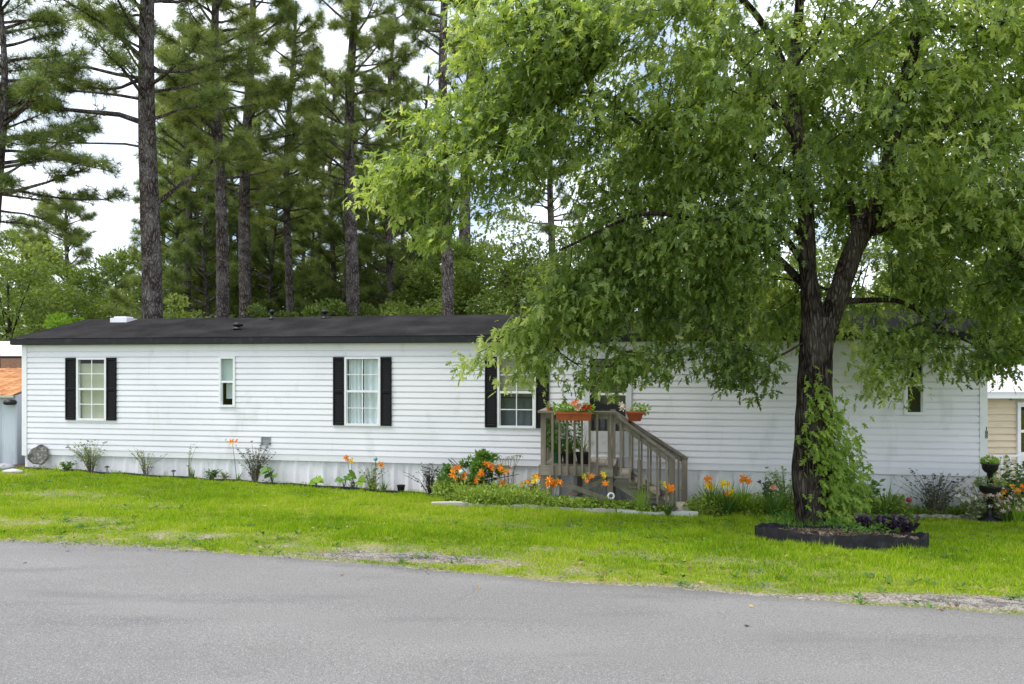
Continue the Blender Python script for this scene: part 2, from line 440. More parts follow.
ys = np.concatenate([np.linspace(-60, 3, 12)[:-1], np.arange(3, 18.5, 0.07), np.linspace(18.6, 60, 30), np.linspace(70, 900, 14)])
XX, YY = np.meshgrid(xs, ys)
ZZ = G(XX, YY) + np.where((YY > 3) & (YY < 18.5), (vnoise(XX, YY, 9, 5) - .5) * 0.012, 0)
road_in = (YY < road_edge(XX) - 0.05); ZZ = np.where(road_in, -0.04, ZZ)
nx_, ny_ = len(xs), len(ys)
idx = np.arange(nx_ * ny_).reshape(ny_, nx_)
F = np.stack([idx[:-1, :-1], idx[:-1, 1:], idx[1:, 1:], idx[1:, :-1]], -1).reshape(-1, 4)
gm = M().add(np.stack([XX, YY, ZZ], -1).reshape(-1, 3), F)
ground = gm.build('ground', ground_mat(), smooth=True)
tag(ground, kind='structure')
for nm, f in (('bare', bare), ('bed', bedmask)):
    at = ground.data.attributes.new(nm, 'FLOAT', 'POINT')
    v = f(XX.ravel(), YY.ravel())
    at.data.foreach_set('value', v.astype(np.float32))

road_m = mat('asphalt', (0.198, 0.192, 0.187), 0.92, 0.2,
             noise=[(0.45, (1, 2.2, 1), (0.235, 0.228, 0.222), .42, .66, 5), (1.3, (.35, 1.8, 1), (0.145, 0.143, 0.145), .55, .74, 7),
                    (80, (1, 1, 1), (0.13, 0.13, 0.13), .52, .72, 2), (120, (1, 1, 1), (0.36, 0.35, 0.34), .54, .72, 2)],
             bump=(110, (1, 1, 1), .7, .012))
t_ = road_m.node_tree; b_ = t_.nodes['Principled BSDF']; src = b_.inputs['Base Color'].links[0].from_socket
g_ = t_.nodes.new('ShaderNodeNewGeometry'); n_ = t_.nodes.new('ShaderNodeTexNoise'); n_.inputs['Scale'].default_value = 1.2; n_.inputs['Detail'].default_value = 8
a_ = t_.nodes.new('ShaderNodeMix'); a_.data_type = 'RGBA'; a_.blend_type = 'ADD'; a_.inputs[0].default_value = 1.4
v_ = t_.nodes.new('ShaderNodeTexVoronoi'); v_.feature = 'DISTANCE_TO_EDGE'; v_.inputs['Scale'].default_value = .42
t_.links.new(g_.outputs['Position'], n_.inputs['Vector']); t_.links.new(g_.outputs['Position'], a_.inputs[6]); t_.links.new(n_.outputs['Color'], a_.inputs[7]); t_.links.new(a_.outputs[2], v_.inputs['Vector'])
m1 = t_.nodes.new('ShaderNodeMapRange'); m1.inputs['From Min'].default_value = .0015; m1.inputs['From Max'].default_value = .006; m1.inputs['To Min'].default_value = .14; m1.inputs['To Max'].default_value = 0
n2_ = t_.nodes.new('ShaderNodeTexNoise'); n2_.inputs['Scale'].default_value = .6; t_.links.new(g_.outputs['Position'], n2_.inputs['Vector'])
m2 = t_.nodes.new('ShaderNodeMapRange'); m2.inputs['From Min'].default_value = .48; m2.inputs['From Max'].default_value = .58
mu_ = t_.nodes.new('ShaderNodeMath'); mu_.operation = 'MULTIPLY'
x_ = t_.nodes.new('ShaderNodeMix'); x_.data_type = 'RGBA'; x_.inputs[7].default_value = (.06, .058, .055, 1)
t_.links.new(v_.outputs['Distance'], m1.inputs['Value']); t_.links.new(n2_.outputs['Fac'], m2.inputs['Value']); t_.links.new(m1.outputs[0], mu_.inputs[0]); t_.links.new(m2.outputs[0], mu_.inputs[1])
t_.links.new(mu_.outputs[0], x_.inputs[0]); t_.links.new(src, x_.inputs[6]); t_.links.new(x_.outputs[2], b_.inputs['Base Color'])
rm = M()
rx = np.concatenate([np.linspace(-90, -14, 40)[:-1], np.arange(-14, 14, 0.05), np.linspace(14, 60, 40)])
re_ = road_edge(rx) + np.where(abs(rx) < 14, (fbm(rx, rx * 0, 1.2, 9) - .5) * 0.16 + (fbm(rx, rx * 0, 9, 5) - .5) * 0.06, 0)
rows = [re_, re_ - 0.03, re_ - 0.25, re_ - 2.0, re_ - 4.0, re_ - 6.9, re_ - 7.0]
zz = [-0.035, 0.0, 0.006, 0.03, 0.03, 0.0, -0.035]
V = np.concatenate([np.stack([rx, r, np.full(len(rx), z)], -1) for r, z in zip(rows, zz)])
n = len(rx); F = [[(i + 1) * n + j, (i + 1) * n + j + 1, i * n + j + 1, i * n + j] for i in range(len(rows) - 1) for j in range(n - 1)]
road = rm.add(V, F).build('road', road_m, smooth=True)
tag(road, kind='structure')

# pale grit washed along the road edge
grit_m = mat('road_grit', (0.36, 0.34, 0.31), 0.95, 0.1, noise=[(8, (1, 1, 1), (0.13, 0.125, 0.12), .42, .6, 3)])
N = 9000
gx = RNG.uniform(-9, 6, N); gw = np.clip(fbm(gx, gx * 0, 1.1, 61) * 3 - 1.0, .1, 1.6); gy = road_edge(gx) + RNG.normal(0.05, 0.09, N) * gw + .04 * gw
kp = RNG.uniform(0, 1, N) < gw * .7; gx, gy = gx[kp], gy[kp]
ex = [(395, 556, 1.1, .2, 2500), (1005, 604, .9, .25, 2500)]
for (a, b_, ra, rb, k) in ex:
    c = gp(a, b_); gx = np.append(gx, c[0] + RNG.normal(0, ra * .6, k)); gy = np.append(gy, c[1] + RNG.normal(0, rb * .6, k))
gz = np.where(gy < road_edge(gx) - .03, 0.003, G(gx, gy) + 0.002)
tet = ([(-.5, -.4, 0), (.5, -.3, 0), (.1, .6, 0), (0, 0, .5)], [[0, 1, 3], [1, 2, 3], [2, 0, 3]])
a = RNG.uniform(0, 6.28, len(gx))
gr = M().inst(tet, np.stack([gx, gy, gz], -1), frames(np.stack([np.cos(a), np.sin(a), a * 0], -1), np.tile([0, 0, 1.0], (len(gx), 1))), RNG.uniform(.006, .02, len(gx)), RNG.uniform(0, 1, len(gx)))
tag(gr.build('grit', grit_m), 'pale sand and grit washed along the road edge', 'grit', kind='stuff')

# grass blades
def scatter_grass(N, x0, x1, y0, y1, hmin, hmax, wmin, wmax):
    x = RNG.uniform(x0, x1, N); y = RNG.uniform(y0, y1, N)
    e = y - road_edge(x)
    b = bare(x, y)
    keep = (e > -0.03 + (fbm(x, y, 4, 2) - .5) * .25) & (bedmask(x, y) < .5) & (RNG.uniform(0, 1, N) > b * 0.97) & (RNG.uniform(0, 1, N) < .25 + np.clip(1.9 * fbm(x, y, 5, 71) - .25, 0, 1) + np.clip(e / 9, 0, .5))
    x, y, b, e = x[keep], y[keep], b[keep], e[keep]
    n = len(x); patch = fbm(x, y, .8, 44); p2 = fbm(x, y, 3.5, 55)
    h = RNG.uniform(hmin, hmax, n) * (0.35 + 1.3 * p2 * p2 * 1.6) * (1 - .5 * b) * np.clip(.6 + e / 5, .6, 1.15)
    w = RNG.uniform(wmin, wmax, n)
    a = RNG.uniform(0, 6.283, n); lean = RNG.uniform(.1, .9, n)
    d = np.stack([np.cos(a) * lean, np.sin(a) * lean, np.ones(n)], -1)
    b2 = a + RNG.uniform(-1, 1, n)
    nn = np.stack([np.cos(b2), np.sin(b2), np.full(n, .2)], -1)
    tint = np.clip(-.10 + .85 * patch + .25 * (p2 - .5) + RNG.normal(0, .17, n) + .45 * (fbm(x, y, 9, 91) - .5) + .10 * b + .08 * np.clip(1.5 - e / 2, 0, 1), 0, 1)
    tint = np.where(RNG.uniform(0, 1, n) < .04, .97, tint)
    blade = ([(-.5, 0, 0), (.5, 0, 0), (0, 1, 0)], [[0, 1, 2]])
    return blade, np.stack([x, y, G(x, y) - .003], -1), frames(d, nn), np.stack([w, h, w], -1), tint
gb = M()
gb.inst(*scatter_grass(500000, -11, 10.5, 5.0, 16.5, .035, .075, .006, .013))
gb.inst(*scatter_grass(150000, -7, 6, 5.0, 10.5, .03, .06, .004, .009))
gb.inst(*scatter_grass(30000, -22, -9, 6.5, 20, .05, .1, .02, .03))
tag(gb.build('lawn_grass', grass_m), 'short bright lime green lawn grass between road and flower beds', 'grass', kind='stuff')

# broad-leaved lawn weeds and fallen leaves
lw = M(); N = 1500; x = RNG.uniform(-10, 9, N); y = RNG.uniform(5.2, 15.5, N); c_ = fbm(x, y, .7, 12)
kp = (y > road_edge(x) + .05) & (bedmask(x, y) < .5) & (c_ > .47); x, y = x[kp], y[kp]
WL = ([(0, 0, 0), (.28, .5, .06), (0, 1, 0), (-.28, .5, .06)], [[0, 1, 2], [0, 2, 3]])
for k_ in range(7):
    a = RNG.uniform(0, 6.28, len(x)); lw.inst(WL, np.stack([x + np.cos(a) * .015, y + np.sin(a) * .015, G(x, y) + .012], -1), frames(np.stack([np.cos(a), np.sin(a), RNG.uniform(.3, 1, len(x))], -1), np.tile([0, 0, 1.0], (len(x), 1))), RNG.uniform(.03, .065, len(x)), RNG.uniform(0, .8, len(x)))
tag(lw.build('lawn_weeds', bush_leaf), 'dark broad leaved weeds dotted through the lawn', 'lawn weeds', kind='stuff')
N = 420; x = RNG.uniform(-9, 9, N); y = road_edge(x) + RNG.uniform(-1.0, 1, N) ** 2 * RNG.uniform(0, 7, N) - RNG.uniform(0, 1.2, N) * (RNG.uniform(0, 1, N) < .25)
kp = bedmask(x, y) < .5; x, y = x[kp], y[kp]; n_l = len(x); a = RNG.uniform(0, 6.28, n_l); zz_ = np.where(y < road_edge(x), .012, G(x, y) + .03)
fl_ = M().inst(WL, np.stack([x, y, zz_], -1), frames(np.stack([np.cos(a), np.sin(a), RNG.normal(0, .25, n_l)], -1), np.stack([RNG.normal(0, .4, n_l), RNG.normal(0, .4, n_l), np.ones(n_l)], -1)), RNG.uniform(.03, .07, n_l), RNG.uniform(0, 1, n_l))
tag(fl_.build('fallen_leaves', leafmat('dead_leaf', [(.07, .04, .02), (.20, .13, .06), (.36, .28, .14)], .1)), 'brown dead leaves scattered on the lawn and road edge', 'fallen leaves', kind='stuff')

# ------------------------------------------------------------------ the white mobile home
ZB, ZT = -0.12, 2.28
home = thing('mobile_home', H(HLEN / 2, 0, -0.7), 'long white mobile home with lap siding, black shutters and dark low roof', 'mobile home')
WD = 4.2
# openings (s0, s1, z0, z1)
def opening(pl, pr, pt, pb):
    s0, s1 = S(pl), S(pr); sm = (s0 + s1) / 2
    return [s0, s1, Zat(pb, sm), Zat(pt, sm)]
OP1 = opening(78, 107, 358, 420); OP2 = opening(220.3, 235.5, 357, 406.5); OP3 = opening(345.5, 380.5, 357.3, 425.3)
ztop = OP3[3]
OP4 = opening(498, 535.5, 358, 427.5); OP4[3] = ztop
OP5 = opening(904, 924, 360, 414); OP5[3] = ztop
OPD = opening(585, 630.5, 360, 462); OPD[3] = 2.02; OPD[2] = 0.11
OPS = [OP1, OP2, OP3, OP4, OP5, OPD]
zs = [ZB, ZB + .13]; nc = 18
zs += [ZB + .13 + (ZT - .14 - ZB - .13) * i / nc for i in range(1, nc + 1)] + [ZT]
sm_ = M()
def seg(s0, s1, za, zb, z0, z1, flat):
    """strip of one course between za..zb (course z0..z1): Dutch-lap profile"""
    def prof(z):
        if flat: return -0.014
        t = (z - z0) / (z1 - z0)
        return -(0.024 - 0.006 * t / .76) if t < .765 else .004
    cuts = [za] + [c for c in ((z0 + (z1 - z0) * .76), (z0 + (z1 - z0) * .80)) if za < c < zb and not flat] + [zb]
    v = []
    if za <= z0 + 1e-6: v += [(0.0, za)]
    v += [(prof(c), c) for c in cuts]
    P = [H(s0, d, z) for d, z in v] + [H(s1, d, z) for d, z in v]
    k = len(v)
    sm_.add(P, [[i, i + k, i + k + 1, i + 1] for i in range(k - 1)])
for i in range(len(zs) - 1):
    z0, z1 = zs[i], zs[i + 1]; flat = i in (0, len(zs) - 2)
    cz = sorted({z0, z1} | {z for o in OPS for z in (o[2], o[3]) if z0 < z < z1})
    for za, zb in zip(cz[:-1], cz[1:]):
        zm = (za + zb) / 2; s = 0.0
        ops = sorted([o for o in OPS if o[2] < zm < o[3]])
        for o in ops:
            seg(s, o[0], za, zb, z0, z1, flat); s = o[1]
        seg(s, HLEN, za, zb, z0, z1, flat)
# end and back walls
for (a, b_) in (((0, 0), (0, WD)), ((HLEN, 0), (HLEN, WD)), ((0, WD), (HLEN, WD))):
    for i in range(len(zs) - 1):
        z0, z1 = zs[i], zs[i + 1]
        out = {0: (-1, 0), HLEN: (1, 0)}.get(a[0]) if a[0] == b_[0] else (0, 1)
        e = .02
        sm_.add([H(a[0] + out[0] * e, a[1] + out[1] * e, z0), H(b_[0] + out[0] * e, b_[1] + out[1] * e, z0), H(b_[0], b_[1], z1), H(a[0], a[1], z1)], [[0, 1, 2, 3]])
wall = sm_.build('wall', siding_m, home)
# interior box so windows look into rooms
for o in OPS:
    rb = M()
    a0, a1, b0, b1 = o[0] - .3, o[1] + .3, max(o[2] - .2, .0), min(o[3] + .15, ZT - .02)
    c = [H(s_, d_, z_) for z_ in (b0, b1) for s_, d_ in ((a0, .03), (a1, .03), (a1, 1.6), (a0, 1.6))]
    rb.add(c, [[0, 1, 2, 3], [4, 7, 6, 5], [1, 5, 6, 2], [2, 6, 7, 3], [3, 7, 4, 0]])
    rb.build('room', room_m, home)
M().box(-.02, .10, -.035, .0, ZB - .02, ZT).build('corner_trim', trim_m, home); M().box(HLEN - .09, HLEN + .03, -.035, 0, ZB - .02, ZT).build('corner_trim', trim_m, home)
# skirting: ribbed panels down to the ground
sk = M(); n = int(HLEN / .075); P = []
for i in range(n + 1):
    s_ = HLEN * i / n; d_ = [.035, .012, .035, .035][i % 4]
    p = H(s_, 0, 0); zg = float(G(p[0], p[1])) - .08
    P += [H(s_, d_, ZB + .0), H(s_, d_, zg)]
sk.add(P, [[2 * i, 2 * i + 1, 2 * i + 3, 2 * i + 2] for i in range(n)])
for s_ in (0.035, HLEN - .03):
    sk.add([H(s_, .03, ZB), H(s_, WD, ZB), H(s_, WD, -1.0), H(s_, .03, -1.0)], [[0, 1, 2, 3]])
sk.build('skirting', skirt_m, home)
# roof: two pitches with overhangs, end gables
RZ = 2.98; EV = 0.16
rf = M(); zE = 2.42
def roofsheet(d0, z0, d1, z1, th=.03):
    n = 60; sag = lambda t: .012 * math.sin(t * 19) + .008 * math.sin(t * 47)
    V = []
    for i in range(n + 1):
        s_ = -.2 + (HLEN + .4) * i / n
        V += [H(s_, d0, z0), H(s_, (d0 + d1) / 2, (z0 + z1) / 2 + sag(i / n) - .006), H(s_, d1, z1 + sag(i / n) * .5)]
    rf.add(V, [[3 * i + j, 3 * i + 3 + j, 3 * i + 4 + j, 3 * i + 1 + j] for i in range(n) for j in (0, 1)])
roofsheet(-EV - .01, zE, WD / 2, RZ); roofsheet(WD + EV, zE, WD / 2, RZ)
for s_ in (-.2, HLEN + .2):
    rf.add([H(s_, -EV - .01, zE), H(s_, WD / 2, RZ), H(s_, WD + EV, zE), H(s_, WD + EV, zE - .02), H(s_, WD / 2, RZ - .03), H(s_, -EV - .01, zE - .02)], [[0, 1, 4, 5], [1, 2, 3, 4]])
roof = rf.build('roof', roof_m, home, smooth=False)
for s_ in (0.0, HLEN):
    gb_ = M()
    gb_.add([H(s_, 0, ZT), H(s_, WD, ZT), H(s_, WD, zE), H(s_, WD / 2, RZ - .03), H(s_, 0, zE)], [[0, 1, 2, 3, 4]])
    gb_.build('gable', siding_m, home)
fa = M()
for a_, b_ in ((-.2, S(480)), (S(480) + .006, HLEN + .2)):
    fa.box(a_, b_, -EV, -EV + .025, ZT + .01, zE - .008)
fa.box(-.2, HLEN + .2, -EV + .025, .02, ZT + .0, ZT + .02)
fa.box(-.2, -.175, -EV + .03, WD, ZT + .01, zE - .02)
fa.build('fascia', fascia_m, home)
# soffit edge line, roof fittings
def slope_z(d): return zE + (RZ - zE) * (d + EV) / (WD / 2 + EV)
def roof_pipe(px, d, r, h, capr):
    s_ = S(px, d); b0 = H(s_, d, slope_z(d) - .03)
    v = M(); v.lathe(b0, [(r * 2.4, 0.02), (r * 2.2, .05), (r, .07), (r, h), (capr, h), (capr, h + .05), (capr * .6, h + .08), (0.001, h + .08)], 14)
    return v.build('roof_vent', bplastic_m, home, smooth=True)
roof_pipe(238, .75, .05, .08, .11); roof_pipe(272, 1.9, .035, .16, .06); roof_pipe(325, 1.9, .04, .14, .09)
v = M(); s_ = S(122, 1.75)
v.box(s_ - .22, s_ + .22, 1.62, 2.0, slope_z(1.62) - .02, slope_z(2.0) + .02); v.box(s_ - .16, s_ + .16, 1.68, 1.94, slope_z(1.9) + .02, slope_z(2.0) + .055)
v.build('skylight', trim_m, home)

def curtain(s0, s1, z0, z1, d, amp, freq, m_, parent, name='curtain'):
    n = max(8, int((s1 - s0) / .012)); P = []
    for i in range(n + 1):
        s_ = s0 + (s1 - s0) * i / n; dd = d + amp * math.sin(freq * s_ + 1.7 * math.sin(s_ * 9))
        P += [H(s_, dd, z0), H(s_, dd, z1)]
    return M().add(P, [[2 * i, 2 * i + 2, 2 * i + 3, 2 * i + 1] for i in range(n)]).build(name, m_, parent, smooth=True)
def blinds(s0, s1, z0, z1, d, m_, parent):
    b = M(); z = z0
    while z < z1:
        b.add([H(s0, d - .008, z), H(s1, d - .008, z), H(s1, d + .008, z + .026), H(s0, d + .008, z + .026)], [[0, 1, 2, 3]]); z += .028
    return b.build('blinds', m_, parent)
def window(o, muntins, label=None):
    s0, s1, z0, z1 = o; w = .035
    f = M()
    f.box(s0 - .01, s0 + w, -.045, .03, z0 - .01, z1 + .01); f.box(s1 - w, s1 + .01, -.045, .03, z0 - .01, z1 + .01)
    f.box(s0 + w, s1 - w, -.045, .03, z1 - w, z1 + .01); f.box(s0 + w, s1 - w, -.05, .03, z0 - .01, z0 + w)
    zm = (z0 + z1) / 2
    f.box(s0 + w, s1 - w, -.036, .012, zm - .022, zm + .022)
    # lower sash stiles stand inside the track
    f.box(s0 + w, s0 + w + .022, -.02, .012, z0 + w, zm - .022); f.box(s1 - w - .022, s1 - w, -.02, .012, z0 + w, zm - .022)
    wn = f.build('window', trim_m, home)
    if label: wn['label'] = label
    if muntins:
        g = M(); c = (s0 + s1) / 2
        for za, zb in ((z0 + w, zm - .022), (zm + .022, z1 - w)):
            g.box(c - .009, c + .009, -.024, -.012, za, zb)
            zc = (za + zb) / 2
            g.box(s0 + w, c - .009, -.024, -.012, zc - .009, zc + .009); g.box(c + .009, s1 - w, -.024, -.012, zc - .009, zc + .009)
        g.build('muntin', trim_m, wn)
    M().add([H(s0 + w, -.008, z0 + w), H(s1 - w, -.008, z0 + w), H(s1 - w, -.008, z1 - w), H(s0 + w, -.008, z1 - w)], [[0, 1, 2, 3]]).build('pane', glass_m, wn)
    return wn
beige_m = mat('beige_blind', (0.52, 0.50, 0.37), .8, .2)
lace_m = mat('white_curtain', (0.72, 0.76, 0.78), .9, .1)
greyc_m = mat('grey_screen', (0.5, 0.52, 0.52), .9, .1)
greenc_m = mat('greenish_shade', (0.50, 0.58, 0.52), .9, .1)
w1 = window(OP1, True, 'window with beige shade'); curtain(OP1[0] + .02, OP1[1] - .02, OP1[2] + .03, OP1[3] - .12, .045, .004, 20, beige_m, w1, 'shade')
w2 = window(OP2, False, 'narrow window with greenish shade above'); curtain(OP2[0] + .02, OP2[1] - .02, (OP2[2] + OP2[3]) / 2, OP2[3] - .03, .045, .003, 20, greenc_m, w2, 'shade')
curtain(OP2[0] + .10, OP2[1] - .01, OP2[2] + .16, (OP2[2] + OP2[3]) / 2 - .03, .07, .006, 30, greyc_m, w2)
w3 = window(OP3, True, 'window with pleated white curtains'); c3 = (OP3[0] + OP3[1]) / 2
curtain(OP3[0] + .05, c3 - .02, OP3[2] + .03, OP3[3] - .02, .05, .018, 62, lace_m, w3); curtain(c3 + .01, OP3[1] - .04, OP3[2] + .03, OP3[3] - .02, .05, .018, 57, lace_m, w3)
w4 = window(OP4, True, 'window with beige blinds above and grey screen below'); z4 = (OP4[2] + OP4[3]) / 2
blinds(OP4[0] + .03, OP4[1] - .03, z4 - .1, OP4[3] - .03, .05, beige_m, w4)
M().add([H(OP4[0] + .04, -.012, OP4[2] + .04), H(OP4[1] - .04, -.012, OP4[2] + .04), H(OP4[1] - .04, -.012, z4 - .02), H(OP4[0] + .04, -.012, z4 - .02)], [[0, 1, 2, 3]]).build('screen', glassmat('screen_mesh', (.42, .44, .44), .03), w4)
curtain(OP4[0] + .02, OP4[1] - .02, OP4[2] + .02, z4 - .12, .14, .01, 30, lace_m, w4)
w5 = window(OP5, False, 'small dark window'); curtain(OP5[0] + .01, OP5[1] - .01, OP5[2] + .01, OP5[3] - .02, .06, .003, 20, dark_m, w5, 'shade')  # dark sheet added behind the pane, standing in for the unlit room

def shutter(p0, p1, o, d=0.0):
    s0, s1 = S(p0), S(p1); z0, z1 = o[2] + .0, o[3] + .005
    f = M(); w = .03
    f.box(s0, s0 + w, -.055, -.018, z0, z1); f.box(s1 - w, s1, -.055, -.018, z0, z1)
    zm = (z0 + z1) / 2
    for za, zb in ((z0, z0 + .05), (zm - .03, zm + .03), (z1 - .05, z1)): f.box(s0 + w, s1 - w, -.055, -.018, za, zb)
    f.box(s0 + w, s1 - w, -.026, -.018, z0 + .05, z1 - .05)
    for za, zb in ((z0 + .05, zm - .03), (zm + .03, z1 - .05)):
        z = za
        while z < zb - .03:
            f.add([H(s0 + w, -.050, z), H(s1 - w, -.050, z), H(s1 - w, -.030, z + .032), H(s0 + w, -.030, z + .032)], [[0, 1, 2, 3]]); z += .034
    return f.build('shutter', black_m, home)
for a_, b_, o in ((67, 76.8, OP1), (107.8, 117.3, OP1), (334, 344.6, OP3), (381.4, 392, OP3), (485.3, 497.2, OP4), (536.4, 549, OP4)):
    shutter(a_, b_, o)
# storm door
s0, s1, z0, z1 = OPD; jw = .09
dd = M(); dd.box(s0 - .02, s0 + jw, -.05, .03, z0 - .02, z1 + .02); dd.box(s1 - jw, s1 + .02, -.05, .03, z0 - .02, z1 + .02); dd.box(s0 + jw, s1 - jw, -.05, .03, z1 - .06, z1 + .02)
dd.box(s0 + jw, s1 - jw, -.055, .03, z0 - .03, z0 + .0)
door = dd.build('door', mat('door_frame_white', (.62, .64, .66), .5, .3, noise=[(5, (1, 1, .4), (.42, .43, .43), .5, .75, 5)]), home)
door['label'] = 'white storm door with dark glass'
zg0 = Zat(431, (s0 + s1) / 2); zr = Zat(394, (s0 + s1) / 2)
pn = M(); pn.box(s0 + jw, s1 - jw, -.03, -.01, z0, zg0); pn.box(s0 + jw + .08, s1 - jw - .08, -.037, -.03, z0 + .07, zg0 - .07)
pn.build('door_panel', mat('door_panel_grey', (.52, .54, .55), .5, .3, noise=[(7, (1, 1, 1), (.36, .37, .37), .5, .75, 5)]), door)
M().box(s0 + jw, s1 - jw, -.036, -.008, zr - .022, zr + .022).build('rail', trim_m, door)
M().add([H(s0 + jw, -.02, zg0), H(s1 - jw, -.02, zg0), H(s1 - jw, -.02, z1 - .06), H(s0 + jw, -.02, z1 - .06)], [[0, 1, 2, 3]]).build('pane', dglass_m, door)
M().box(s1 - jw - .06, s1 - jw - .03, -.075, -.03, .98, 1.10).build('handle', bplastic_m, door)
idm = M(); idm.box(s0 + jw, s1 - jw, .08, .11, z0, z1 - .06); idm.build('inner_door', mat('inner_door', (.12, .12, .125), .6, .3), door)
# wall vent, house number
v = M(); sv = S(266.5); zv = Zat(440.5, sv)
v.box(sv - .10, sv + .10, -.045, -.02, zv - .085, zv - .065); v.box(sv - .10, sv + .10, -.045, -.02, zv + .065, zv + .085)
v.box(sv - .10, sv - .08, -.045, -.02, zv - .065, zv + .065); v.box(sv + .08, sv + .10, -.045, -.02, zv - .065, zv + .065)
for k in range(4):
    zz_ = zv - .055 + k * .03
    v.add([H(sv - .08, -.04, zz_), H(sv + .08, -.04, zz_), H(sv + .08, -.024, zz_ + .025), H(sv - .08, -.024, zz_ + .025)], [[0, 1, 2, 3]])
v.build('wall_vent', mat('grey_vent', (.28, .29, .31), .6, .3), home)
sn = S(985.5)
for ch, py in (('1', 428.5), ('8', 432.5), ('8', 436.5)):
    cu = bpy.data.curves.new('house_number', 'FONT'); cu.body = ch; cu.size = .095; cu.extrude = .004; cu.align_x = 'CENTER'; cu.align_y = 'CENTER'
    cu.materials.append(bplastic_m)
    tmp = bpy.data.objects.new('tmp', cu); COL.objects.link(tmp)
    me = bpy.data.meshes.new_from_object(tmp); bpy.data.objects.remove(tmp)
    o = bpy.data.objects.new('house_number', me); COL.objects.link(o); o.parent = home
    p = H(sn, -.042, Zat(py, sn)) - org(home)
    o.location = p; o.rotation_euler = (math.radians(90), 0, -ang)

# ------------------------------------------------------------------ wooden porch with stairs
DF = -1.35
sl, sr = S(541, DF), S(613, DF)
FZ = 0.085
pc = H((sl + sr) / 2, DF / 2, float(G(*H((sl + sr) / 2, DF, 0)[:2])))
porch = thing('wooden_porch', pc, 'weathered grey wooden porch with railing and stairs at the door', 'porch')
def gz_(s_, d_):
    p = H(s_, d_, 0); return float(G(p[0], p[1]))
RT = 1.03
def post(s_, d_, top, w=.09, base=None):
    return M().box(s_ - w / 2, s_ + w / 2, d_ - w / 2, d_ + w / 2, gz_(s_, d_) - .1 if base is None else base, top).build('post', wood_m, porch)
for s_, d_ in ((sl + .045, DF), (sr - .045, DF), (sl + .045, -.08), (sr - .045, -.22)): post(s_, d_, RT - .03)
post((sl + sr) / 2, -.7, FZ - .16)
# floor boards
k = 0; s_ = sl - .02
while s_ < sr + .02:
    M().box(s_, min(s_ + .134, sr + .03), DF + .05, -.06, FZ - .03, FZ).build('floor_board', woodh_m, porch); s_ += .14
rim = M(); rim.box(sl + .0, sr, DF - .082, DF - .046, FZ - .17, FZ + .0); rim.build('rim_board', woodh_m, porch)
M().box(sl - .038, sl - .002, DF - .046, -.06, FZ - .17, FZ).build('rim_board', woodh_m, porch)
M().box(sr + .002, sr + .038, DF + .05, -.06, FZ - .22, FZ - .031).build('rim_board', woodh_m, porch)
M().box(sl - .05, sr + .05, DF - .09, DF + .05, RT - .03, RT + .006).build('top_rail', woodh_m, porch)
M().box(sl + .09, sr - .09, DF - .046, DF - .012, RT - .125, RT - .032).build('rail_board', woodh_m, porch)
M().box(sl - .05, sl + .09, DF + .055, -.03, RT - .03, RT + .006).build('top_rail', woodh_m, porch)
M().box(sl + .06, sl + .09, DF + .05, -.13, RT - .125, RT - .032).build('rail_board', woodh_m, porch)
for px in (552.5, 559.6, 567.2, 574.6, 582, 589.6, 597.2):
    s_ = S(px, DF - .1); M().box(s_ - .019, s_ + .019, DF - .122, DF - .084, FZ - .155, RT - .034).build('baluster', wood_m, porch)
for i in range(7):
    d_ = DF + .2 + i * .15; M().box(sl + .02, sl + .056, d_ - .019, d_ + .019, FZ - .0, RT - .034).build('baluster', wood_m, porch)
# diagonal braces below
a_, b_ = sl + .08, sr - .12
g0 = gz_(a_, DF) + .12
M().beam(H(a_, DF - .02, FZ - .2), H(b_, DF - .02, g0 + .05), .035, .085, H(0, 1, 0) - H(0, 0, 0)).build('brace', wood_m, porch)
M().beam(H(a_ + .2, DF + .03, g0), H(b_ + .05, DF + .03, FZ - .2), .035, .085, H(0, 1, 0) - H(0, 0, 0)).build('brace', wood_m, porch)
s_ = S(555.5, DF + .1); M().box(s_ - .06, s_ + .06, DF + .15, DF + .25, gz_(s_, DF), -.2).build('support_block', mat('white_block', (.62, .63, .62), .8, .2, noise=[(8, (1, 1, 1), (.4, .4, .38), .5, .7, 4)]), porch)
# stairs
sF, sBk = S(672, DF), S(684.5, -.24)
run = (sF - sr); nst = 5; gb0 = gz_(sF, DF)
rise = (FZ - gb0) / nst
for i in range(1, nst):
    zt = FZ - rise * i; sa = sr + run * (i - 1) / (nst - 1) + .01
    M().box(sa, sa + .29, DF - .02, -.22, zt - .035, zt).build('tread', woodh_m, porch)
for d_ in (DF + .06, -.26):
    M().beam(H(sr + .04, d_, FZ - .22), H(sF + .05, d_, gb0 + .02), .038, .24, H(0, 1, 0) - H(0, 0, 0)).build('stringer', woodh_m, porch)
zf = Zat(459, sF, DF)
def stair_rail(sa, za, sb, zb, d_, bal, dn=None):
    side = H(0, 1, 0) - H(0, 0, 0)
    M().beam(H(sa, d_, za), H(sb, d_, zb), .12, .038, side).build('stair_rail', woodh_m, porch)
    M().beam(H(sa, d_ - .0, za - .085), H(sb - .04, d_, zb - .06), .036, .09, side).build('rail_board', woodh_m, porch)
    for i in range(bal):
        t = (i + 1) / (bal + 1); s_ = sa + (sb - sa) * t; zt = za + (zb - za) * t - .06
        zb_ = FZ + (gb0 - FZ) * max(0, min(1, (s_ - sr) / (sF - sr))) - .02
        M().box(s_ - .018, s_ + .018, d_ - .056, d_ - .020, zb_, zt).build('baluster', wood_m, porch)
stair_rail(sr - .02, RT - .01, sF + .06, zf + .0, DF - .0, 6)
stair_rail(sr - .02, RT - .06, sBk + .06, zf - .12, -.24, 7)
